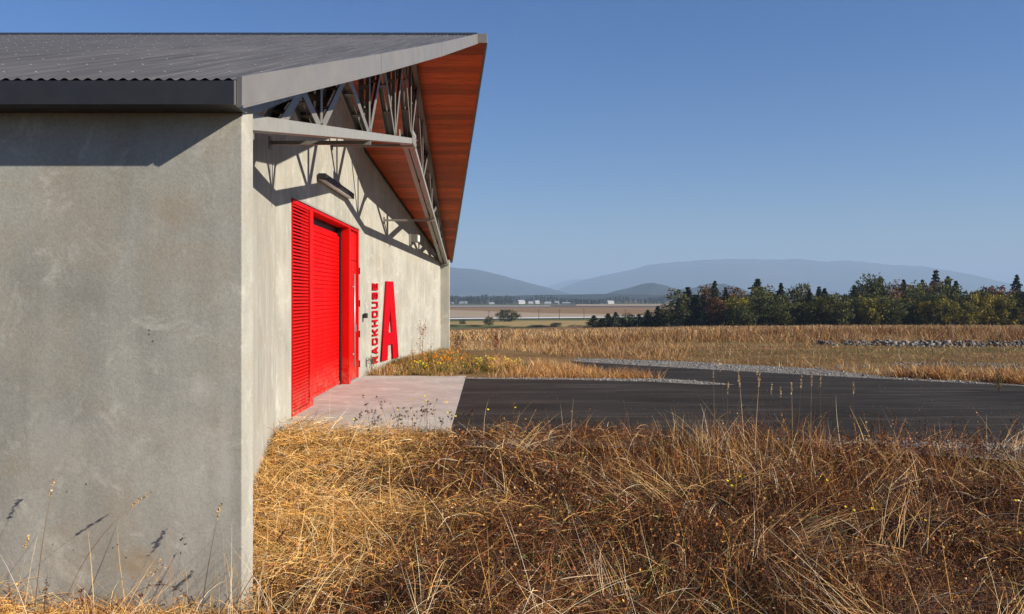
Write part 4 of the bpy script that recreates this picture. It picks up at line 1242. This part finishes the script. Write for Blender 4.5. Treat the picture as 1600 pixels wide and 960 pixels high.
for p_, y_, k_ in ((1060, 468, 'c'), (1090, 463, 'c'), (1120, 463, 'b'), (1143, 468, 'c'), (1168, 466, 'o'), (1028, 480, 'c'), (1042, 484, 'o'), (1012, 486, 'c')):
    wood(k_, p_, y_, 240 + random.uniform(-6, 6), 34 if k_ != 'c' else 30, {'c': 'dark conifer in the front left end of the wood', 'b': 'brown tree in the front left end of the wood', 'o': 'green tree in the front left end of the wood'}[k_], 'trees at the left end of the wood')
def plain_tree(pxx, ybase, ytop, wpx, mt, label, group=None, name='broadleaf_tree', cat='tree'):
    D = (EYE-PLAIN)*F/(ybase-464); X = (pxx-778)*D/F
    h = (ybase-ytop)*D/F
    return tree(name, random.choice(BROAD), mt, X, D, PLAIN, h, 0, label, group, cat, 8.0, None) if wpx is None else tree(name, random.choice(BROAD), mt, X, D, PLAIN, h, wpx*D/F, label, group, cat, 8.0, 7.0)
plain_tree(794, 503.5, 481, 36, M['leaf_olive'], 'broad dark tree standing alone on the plain')
plain_tree(764, 510, 493, 15, M['leaf_olive'], 'upright bush left of the lone tree on the plain', name='bush', cat='bush')
plain_tree(723, 507.5, 499, 11, M['leaf_olive'], 'small round bush nearest the building on the plain', name='bush', cat='bush')
plain_tree(868, 512, 503, 22, M['leaf_olive'], 'low round bush at the foot of the slope', name='bush', cat='bush')
for p_, yt in ((928, 495), (950, 492), (962, 490), (982, 492), (998, 493), (1016, 490), (940, 500), (972, 499)):
    wood(random.choice(['o', 'c']), p_, yt - 1, 250 + random.uniform(-5, 5), 30, 'dark bush in the hedge left of the wood', 'bushes of the hedge')
for p_ in (846, 900, 742, 706, 836):
    plain_tree(p_, 512, 507.5, 26, M['leaf_olive'], 'low scrub patch along the edge of the straw field', 'scrub along the straw field', 'bush', 'bush')

# far wood on the plain: one mass
FW = GB()
def far_wood(x0, x1, yb0, yb1, h0, h1, n):
    P_ = rng.uniform(x0, x1, n); yb = rng.uniform(yb0, yb1, n); D = (EYE-PLAIN)*F/(yb-464); X = (P_-778)*D/F
    H = rng.uniform(h0, h1, n)*(.55 + .9*vnoise(P_*.05, yb*0, 8))
    k = 30
    t = rng.random((n, k)); r_ = H[:, None]*.26*(1-t*.8)*rng.uniform(.3, 1.1, (n, k)); a = rng.uniform(0, 6.283, (n, k))
    pos = np.stack([X[:, None]+r_*np.cos(a), D[:, None]+r_*np.sin(a), PLAIN + H[:, None]*t], 2).reshape(-1, 3)
    base = np.array([(.022, .034, .016), (.04, .046, .018), (.030, .036, .02)])[rng.integers(0, 3, n)]
    V, F_, C = bits(pos, rng.uniform(1.0, 2.2, n*k), np.repeat(base, k, axis=0)*rng.uniform(.6, 1.4, n*k)[:, None]); FW.add(V, F_, C)
far_wood(560, 800, 473.2, 475.6, 12, 20, 420)
far_wood(780, 1200, 472.2, 474.8, 9, 18, 430)
far_wood(890, 940, 474.6, 476.0, 12, 17, 50)
far_wood(600, 1650, 470.5, 472.4, 10, 19, 700)
o = link('far_wood', FW.mesh('far_wood', M['grass'])); tag(o, 'distant dark line of trees across the plain', 'wood', kind='stuff')

# ------------------------------------------------------------------ farm buildings and poles on the plain
def farm(pxx, yb, wpx, hpx, col, label, turn=0):
    D = (EYE-PLAIN)*F/(yb-464); w = wpx*D/F; h = hpx*D/F; d = w*.6
    r_ = empty('farm_building', ((pxx-778)*D/F, D, PLAIN)); tag(r_, label, 'farm building', 'white farm buildings on the plain'); r_.rotation_euler.z = turn
    b = MB(); b.prism([(-w/2, -d/2, 0), (-w/2, d/2, 0), (-w/2, d/2, h*.6), (-w/2, 0, h*.97), (-w/2, -d/2, h*.6)], (w, 0, 0)); b.build('wall', M[col], r_)
    b = MB()
    for s in (-1, 1): b.prism([(-w/2-.3, s*(d/2+.4), h*.575), (-w/2-.3, 0, h), (-w/2-.3, 0, h+.2), (-w/2-.3, s*(d/2+.4), h*.575+.2)], (w+.6, 0, 0))
    b.build('roof', M['roofpale'], r_)
    for i in range(3):
        b = MB(); x = -w*.3 + i*w*.3; b.box(x-.6, x+.6, -d/2-.06, -d/2-.01, h*.15, h*.42); b.build('window', M['gutter'], r_)
M['farmwhite'] = paint('farm_white', (.50, .49, .47), .6); M['farmgrey'] = paint('farm_grey', (.35, .37, .4), .6); M['roofpale'] = paint('pale_roof', (.40, .40, .40), .5)
for a_ in ((724, 475.4, 12, 4, 'farmgrey', 'grey farm shed nearest the building on the plain'), (814, 475.2, 11, 6, 'farmwhite', 'white farmhouse left of centre among far trees'),
           (829, 475.4, 7, 4, 'farmwhite', 'small white shed right of the white farmhouse'), (839, 475.0, 7, 5, 'farmwhite', 'white barn between two small far sheds'),
           (856, 475.6, 10, 3.6, 'farmwhite', 'long low white farm shed in front of the far wood'), (870, 476.0, 6, 5, 'farmgrey', 'tall grey farm store in the middle distance'),
           (886, 475.6, 14, 3.0, 'farmwhite', 'long low pale shed left of the far conifer clump'), (953, 475.0, 11, 5, 'farmwhite', 'white barn in front of the wooded knoll'),
           (768, 475.6, 8, 2.6, 'farmwhite', 'tiny white shed under the dark left tree line'), (704, 475.5, 8, 3, 'farmwhite', 'white shed at the corner of the building')):
    farm(*a_, turn=random.uniform(-.5, .5))
def pole(pxx, yb, yt, label):
    D = (EYE-PLAIN)*F/(yb-464); h = (yb-yt)*D/F
    r_ = empty('utility_pole', ((pxx-778)*D/F, D, PLAIN)); tag(r_, label, 'pole', 'poles along the farm road')
    b = MB(); b.tube([(0, 0, -.5), (0, 0, h)], [.22, .15], 8); b.build('post', M['bark'], r_)
    b = MB(); b.box(-1.1, 1.1, -.08, .08, h-1.0, h-.82); b.build('crossarm', M['bark'], r_)
for p_, yb, yt, l_ in ((764, 499.5, 485.5, 'utility pole left of the lone tree'), (842, 499.5, 484, 'utility pole right of the lone tree'), (874, 500.5, 483.5, 'second utility pole right of the lone tree'),
                      (912.5, 499, 482, 'third utility pole right of the lone tree'), (977, 498.5, 483, 'utility pole nearest the wood on the right')):
    pole(p_, yb, yt, l_)

# ------------------------------------------------------------------ single plants
M['plant'] = vcol_mat('single_plants', .15)
def plant_obj(name, base, parts, label, cat, group=None):
    """parts: {part name: GB in world coordinates}"""
    r_ = empty(name, base); tag(r_, label, cat, group)
    for pn, gb in parts.items():
        if not gb.V: continue
        me = gb.mesh(pn, M['plant']); me.transform(__import__('mathutils').Matrix.Translation(-Vector(base))); c_ = link(pn, me, r_)
        if pn in ('seed_head', 'blooms', 'foliage'): tag(c_, kind='stuff')
    return r_
def stem_gb(base, az, ln, th0, th1, wid, col, K=8):
    gb = GB()
    for roll in (0, 1):
        n1 = 1
        V, F_, C, tip, P = blades(np.array([base]), np.array([az]), np.array([ln]), np.array([th0]), np.array([th1]), np.array([wid]), np.array([col]), K, np.array([0.1]))
        gb.add(V, F_, C)
    return gb, P[0]
def along(P, t):
    K = len(P)-1; i = np.clip((t*K).astype(int), 0, K-1); f = (t*K-i)[:, None]
    return P[i]*(1-f) + P[i+1]*f
def stalk(X, Y, ln, az, th0, th1, label, group=None, head='rye', wid=.004, col=(.50, .33, .14), hcol=(.55, .38, .19)):
    z = float(tz(X, Y)); base = (X, Y, z)
    gb, P = stem_gb(base, az, ln, th0, th1, wid, col)
    hd = GB()
    if head == 'rye':
        t = rng.uniform(.86, 1.0, 46); q_ = along(P, t) + rng.normal(0, .0035, (46, 3)); s = rng.uniform(.004, .009, 46)
    elif head == 'dark':
        t = rng.uniform(.45, 1.0, 70); q_ = along(P, t) + rng.normal(0, .007, (70, 3)); s = rng.uniform(.004, .009, 70)
    elif head == 'umbel':
        tips = []
        for k in range(5):
            st = along(P, np.array([rng.uniform(.5, 1.0)]))[0]
            V, F_, C, tip, PP = blades(np.array([st]), np.array([rng.uniform(0, 6.28)]), np.array([ln*rng.uniform(.12, .28)]), np.array([.9]), np.array([1.2]), np.array([wid*.6]), np.array([col]), 4)
            gb.add(V, F_, C); tips.append(tip[0])
        q_ = np.concatenate([np.array(p)[None] + rng.normal(0, .007, (12, 3)) for p in tips]); s = rng.uniform(.004, .008, len(q_))
    else:
        q_ = np.zeros((0, 3)); s = np.zeros(0)
    if len(q_):
        s = s*(1 + max(0, Y-5)*.07)
        V, F_, C = bits(q_, s, np.tile(np.array(hcol), (len(q_), 1))*rng.uniform(.6, 1.3, (len(q_), 1))); hd.add(V, F_, C)
    return plant_obj('grass_stalk' if head in ('rye', 'none') else 'dry_weed', base, {'stem': gb, 'seed_head': hd}, label, 'grass stalk' if head in ('rye', 'none') else 'weed', group)
DK = (.11, .05, .025)
def at(pxx, D): return (pxx-778)*D/F
for p_, D, ln, az, a0, a1, l_, hd_, cc, hc in (
    (52, 4.75, .66, 1.2, 1.5, 1.28, 'tallest straight straw stalk standing against the side wall', 'rye', (.55, .36, .15), (.6, .42, .2)),
    (92, 4.72, .72, .25, 1.45, .55, 'arching straw stalk with drooping tip against the side wall', 'rye', (.52, .34, .15), (.55, .36, .16)),
    (148, 4.75, .44, 3.0, 1.55, 1.45, 'pale upright straw stalk right of the arching one on the wall', 'none', (.58, .42, .22), DK),
    (310, 4.70, .58, 1.0, 1.45, 1.25, 'slender straw stalk near the wall corner with narrow ear', 'rye', (.55, .38, .18), (.5, .33, .15)),
    (335, 4.60, .56, .35, 1.15, .85, 'dark tipped stalk leaning across the wall corner', 'rye', (.30, .17, .07), DK),
    (4, 4.72, .42, .4, 1.45, 1.2, 'short straw stalk at the left edge of the picture', 'rye', (.55, .36, .15), (.6, .42, .2)),
    (316, 4.55, .34, .5, 1.1, 1.0, 'short dark leaning stalk near the wall corner', 'none', (.16, .10, .05), DK),
    (372, 4.55, .32, .5, 1.2, .9, 'short brown stalk at the foot of the wall corner', 'rye', (.35, .2, .08), DK)):
    stalk(at(p_, D), D, ln*1.22, az, a0, a1, l_, None, hd_, .0080, cc, hc)
stalk(at(193, 4.72), 4.72, .62, .1, 1.9, -1.5, 'dark weed bent over in a hook against the wall', None, 'dark', .007, DK, (.13, .06, .03))
stalk(at(68, 4.70), 4.70, .30, 1.0, 1.55, 1.45, 'short dark beaded weed at the foot of the wall left', None, 'dark', .007, DK, (.13, .06, .03))
stalk(at(236, 4.74), 4.74, .36, .6, 1.5, 1.3, 'feathery buff weed in the middle of the wall foot', None, 'umbel', .006, (.36, .24, .13), (.42, .30, .18))
stalk(at(135, 4.66), 4.66, .24, 2.2, 1.4, .5, 'low rusty weed head beside the arching stalk', None, 'umbel', .006, (.2, .08, .04), (.16, .045, .03))
stalk(at(172, 4.66), 4.66, .22, .4, 1.3, .4, 'low rusty weed head beside the hooked weed', None, 'umbel', .006, (.2, .08, .04), (.16, .045, .03))
# tall stalks by the drive
for i, (p_, yt, D) in enumerate(((1146, 560, 9.2), (1160, 578, 9.1), (1172, 588, 9.3), (1182, 584, 9.0), (1196, 600, 9.2), (1120, 582, 9.2), (1200, 580, 9.4), (1223, 606, 9.2), (1240, 600, 9.1), (1248, 590, 9.4), (1262, 586, 9.6), (1284, 588, 9.6), (1341, 598, 9.5), (1135, 600, 9.0))):
    X = at(p_, D); z = float(tz(X, D)); ln = (EYE + (464-yt)*D/F - z)*1.02
    stalk(X + random.uniform(-.04, .04), D, ln, random.uniform(0, 6.28), random.uniform(1.40, 1.54), random.uniform(1.38, 1.52), 'tall straw stalk standing in front of the drive', 'tall stalks in front of the drive', 'rye', .0065, (.52, .36, .19), (.56, .40, .23))
for i, (p_, yt, yb, D) in enumerate(((868, 690, 805, 6.6), (880, 640, 800, 6.7), (893, 640, 800, 6.7), (862, 720, 800, 6.6), (905, 655, 790, 6.8), (852, 642, 700, 8.5))):
    X = at(p_, D); z = float(tz(X, D)); ln = (EYE + (464-yt)*D/F - z)
    stalk(at(866 + i*2, D), D, max(ln, .3)*1.05, .0 if p_ > 866 else 3.1, 1.45 - abs(p_-868)*.004, 1.42 - abs(p_-868)*.004, 'pale thin stalk in the fan amid the grass', 'fan of pale stalks', 'none', .005, (.66, .52, .34))
# dark seed weeds at the edge of the apron
for i in range(20):
    p_ = 545 + i*9.5 + random.uniform(-5, 5); D = 10.7 + random.uniform(-.5, .5)
    stalk(at(p_, D), D, random.uniform(.28, .52), random.uniform(0, 6.28), random.uniform(1.1, 1.5), random.uniform(.7, 1.4), 'dark seeded weed before the concrete apron', 'dark weeds before the apron', 'umbel', .006, (.14, .09, .04), (.06, .03, .018))
for i in range(16):
    p_ = 1300 + i*19 + random.uniform(-8, 8); D = 9.6 + random.uniform(-.4, .3)
    stalk(at(p_, D), D, random.uniform(.3, .52), random.uniform(0, 6.28), random.uniform(1.3, 1.55), random.uniform(1.0, 1.5), 'dark brown dock stem before the gravel shoulder', 'dock stems before the shoulder', 'dark', .006, (.16, .07, .035), (.12, .05, .025))
# yellow flowers
def daisy(X, Y, zt, size, label, group):
    z = float(tz(X, Y)); h = max(.12, zt - z)
    gb, P = stem_gb((X, Y, z), random.uniform(0, 6.28), h, 1.5, 1.35, .004, (.16, .15, .05)); tip = P[-1]
    fl = GB(); k = 9; a = np.arange(k)*2*np.pi/k + rng.uniform(0, 1)
    nrm = Vector((rng.uniform(-.3, .3), -.55, .8)).normalized(); t1 = nrm.orthogonal().normalized(); t2 = nrm.cross(t1)
    vv = []
    for q in a:
        d = t1*math.cos(q) + t2*math.sin(q); e = t1*math.cos(q+1.57) + t2*math.sin(q+1.57)
        vv += [tip, tip + np.array(d*size*.6 + e*size*.22), tip + np.array(d*size + nrm*size*.1), tip + np.array(d*size*.6 - e*size*.22)]
    fl.add(np.array(vv), np.arange(k*4).reshape(k, 4), np.tile([.80, .58, .01], (k*4, 1)))
    return plant_obj('yellow_flower', (X, Y, z), {'stem': gb, 'bloom': fl}, label, 'flower', group)
for p_, y_, D in ((1130, 751, 7.2), (1138, 757, 7.2), (1153, 745, 7.4), (1326, 790, 6.6), (1341, 796, 6.6), (1448, 811, 6.4), (822, 902, 5.2), (527, 760, 7.5), (535, 765, 7.5), (1594, 782, 7.0), (1594, 831, 6.2), (1371, 794, 6.6), (918, 708, 8.6), (1285, 750, 7.3)):
    daisy(at(p_, D), D, EYE + (464-y_)*D/F, .007 + .0007*D, 'yellow daisy flower among the brown grass in front', 'yellow flowers in the front grass')
for p_, y_, D in ((538, 652, 10.9), (558, 655, 10.9), (644, 625, 11.1), (663, 617, 11.1), (665, 624, 11.1), (706, 628, 11.0), (697, 645, 11.0), (718, 650, 10.8), (757, 640, 10.7), (800, 637, 10.6), (628, 640, 11.0)):
    daisy(at(p_, D), D, EYE + (464-y_)*D/F, .015, 'yellow daisy flower at the edge of the apron and drive', 'yellow flowers at the apron edge')
# poppies and bushy weed by the far wing wall
for p_, D, n_, cc, l_ in ((683, 21.6, 26, (.85, .28, .01), 'dense clump of orange poppies close to the wall'), (694, 21.0, 20, (.85, .33, .012), 'orange poppy clump right of the densest one'), (716, 22.2, 16, (.85, .32, .01), 'orange poppy clump nearest the far corner of the building'),
                          (655, 20.6, 14, (.8, .55, .02), 'yellow flowered clump left of the poppies'), (760, 21.2, 18, (.75, .62, .10), 'pale yellow flowered clump in the middle of the bed'), (800, 20.8, 18, (.78, .66, .16), 'pale yellow flowered clump right in the bed'), (780, 20.2, 12, (.75, .62, .08), 'small yellow flowered clump at the front of the bed'), (735, 20.6, 10, (.75, .6, .05), 'thin yellow flowered clump in the green of the bed'), (672, 20.0, 10, (.75, .6, .05), 'thin yellow flowered clump near the apron corner')):
    X = at(p_, D); z = float(tz(X, D)); fo = GB(); bl_ = GB()
    nb = 130; xx = X + rng.normal(0, .22, nb); yy = D + rng.normal(0, .22, nb); w = np.tile([.0, .1, 0, 0, 0, 0, .9, 0], (nb, 1))
    V, F_, C, tip, _ = blades(np.stack([xx, yy, tz(xx, yy)], 1), rng.uniform(0, 6.28, nb), rng.uniform(.10, .28, nb), rng.uniform(.8, 1.5, nb), rng.uniform(.3, 1.2, nb), rng.uniform(.008, .014, nb), pick(w), 3); fo.add(V, F_, C)
    q_ = tip[rng.choice(nb, n_, False)] + np.array([[0, 0, .03]])
    for _ in range(4):
        V, F_, C = bits(q_ + rng.normal(0, .006, q_.shape), np.full(n_, .026), np.tile(np.array(cc), (n_, 1))*rng.uniform(.85, 1.1, (n_, 1))); bl_.add(V, F_, C)
    plant_obj('flower_clump', (X, D, z), {'foliage': fo, 'blooms': bl_}, l_, 'flowers', 'flower clumps in the bed')
def bushy(X, Y, h, n_, col, hcol, label):
    z = float(tz(X, Y)); gb, P = stem_gb((X, Y, z), 1.0, h, 1.55, 1.5, .016, col); hd = GB()
    for k in range(n_):
        t = rng.uniform(.15, .98); st = along(P, np.array([t]))[0]
        V, F_, C, tip, PP = blades(np.array([st]), np.array([rng.uniform(0, 6.28)]), np.array([h*rng.uniform(.18, .42)*(1.15-t*.7)]), np.array([rng.uniform(.4, .9)]), np.array([1.2]), np.array([.010]), np.array([col]), 5); gb.add(V, F_, C)
        m_ = 16; tt = rng.uniform(.35, 1, m_); q_ = along(PP[0], tt) + rng.normal(0, .03, (m_, 3))
        V, F_, C = bits(q_, rng.uniform(.008, .020, m_), np.tile(np.array(hcol), (m_, 1))*rng.uniform(.6, 1.3, (m_, 1))); hd.add(V, F_, C)
    return plant_obj('bushy_weed', (X, Y, z), {'stem': gb, 'seed_head': hd}, label, 'weed')
bushy(at(660, 21.6), 21.6, .95, 26, (.30, .19, .10), (.42, .28, .16), 'tall airy dead weed in front of the pale wing wall')
bushy(at(644, 21.0), 21.0, .40, 9, (.28, .18, .10), (.40, .27, .16), 'low airy dead weed at the foot of the wing wall')
bushy(at(580, 19.7), 19.7, .42, 14, (.12, .11, .07), (.16, .14, .09), 'dark wispy weed at the corner of apron and wall')
bushy(at(775, 24.0), 24.0, .62, 30, (.20, .06, .03), (.24, .06, .03), 'reddish dock plant standing in the bed')
bushy(at(715, 24.8), 24.8, .60, 22, (.12, .06, .04), (.13, .06, .04), 'dark brown dock plant beside the far corner of the building')
bushy(at(1560, 16.2), 16.2, .42, 16, (.14, .10, .04), (.15, .11, .04), 'dark weed on the verge at the right edge')

# ------------------------------------------------------------------ haze: the air over the valley
hz = MB(); hz.box(-14000, 16000, -400, 25500, -60, 780)
hm = bpy.data.materials.new('haze_air'); hm.use_nodes = True; hm.node_tree.nodes.clear()
ho = hm.node_tree.nodes.new('ShaderNodeOutputMaterial'); pv = hm.node_tree.nodes.new('ShaderNodeVolumePrincipled')
pv.inputs['Color'].default_value = (.54, .74, 1.0, 1); pv.inputs['Density'].default_value = 1.05e-4; pv.inputs['Anisotropy'].default_value = 0.0
hm.node_tree.links.new(pv.outputs[0], ho.inputs['Volume'])
haze = hz.build('haze', hm); tag(haze, 'thin blue haze over the valley', 'haze', kind='stuff')

# ------------------------------------------------------------------ labels of look-alikes: counted from the left
ORD = ['leftmost', 'second', 'third', 'fourth', 'fifth', 'sixth', 'seventh', 'eighth', 'ninth', 'tenth', 'eleventh', 'twelfth', 'thirteenth', 'fourteenth', 'fifteenth', 'sixteenth', 'seventeenth', 'eighteenth', 'nineteenth', 'twentieth'] + ['twenty-' + w for w in ('first', 'second', 'third', 'fourth', 'fifth', 'sixth', 'seventh', 'eighth', 'ninth')] + ['thirtieth'] + ['thirty-' + w for w in ('first', 'second', 'third', 'fourth', 'fifth', 'sixth', 'seventh', 'eighth', 'ninth')]
same = {}
for o in scene.objects:
    if o.parent is None and 'label' in o and 'group' in o and 'kind' not in o: same.setdefault(o['label'], []).append(o)
for lab, L in same.items():
    if len(L) < 2: continue
    L.sort(key=lambda o: o.location.x/o.location.y)
    for i, o in enumerate(L): o['label'] = lab + (', leftmost' if i == 0 else ', rightmost' if i == len(L)-1 else ', %s from the left' % ORD[i])
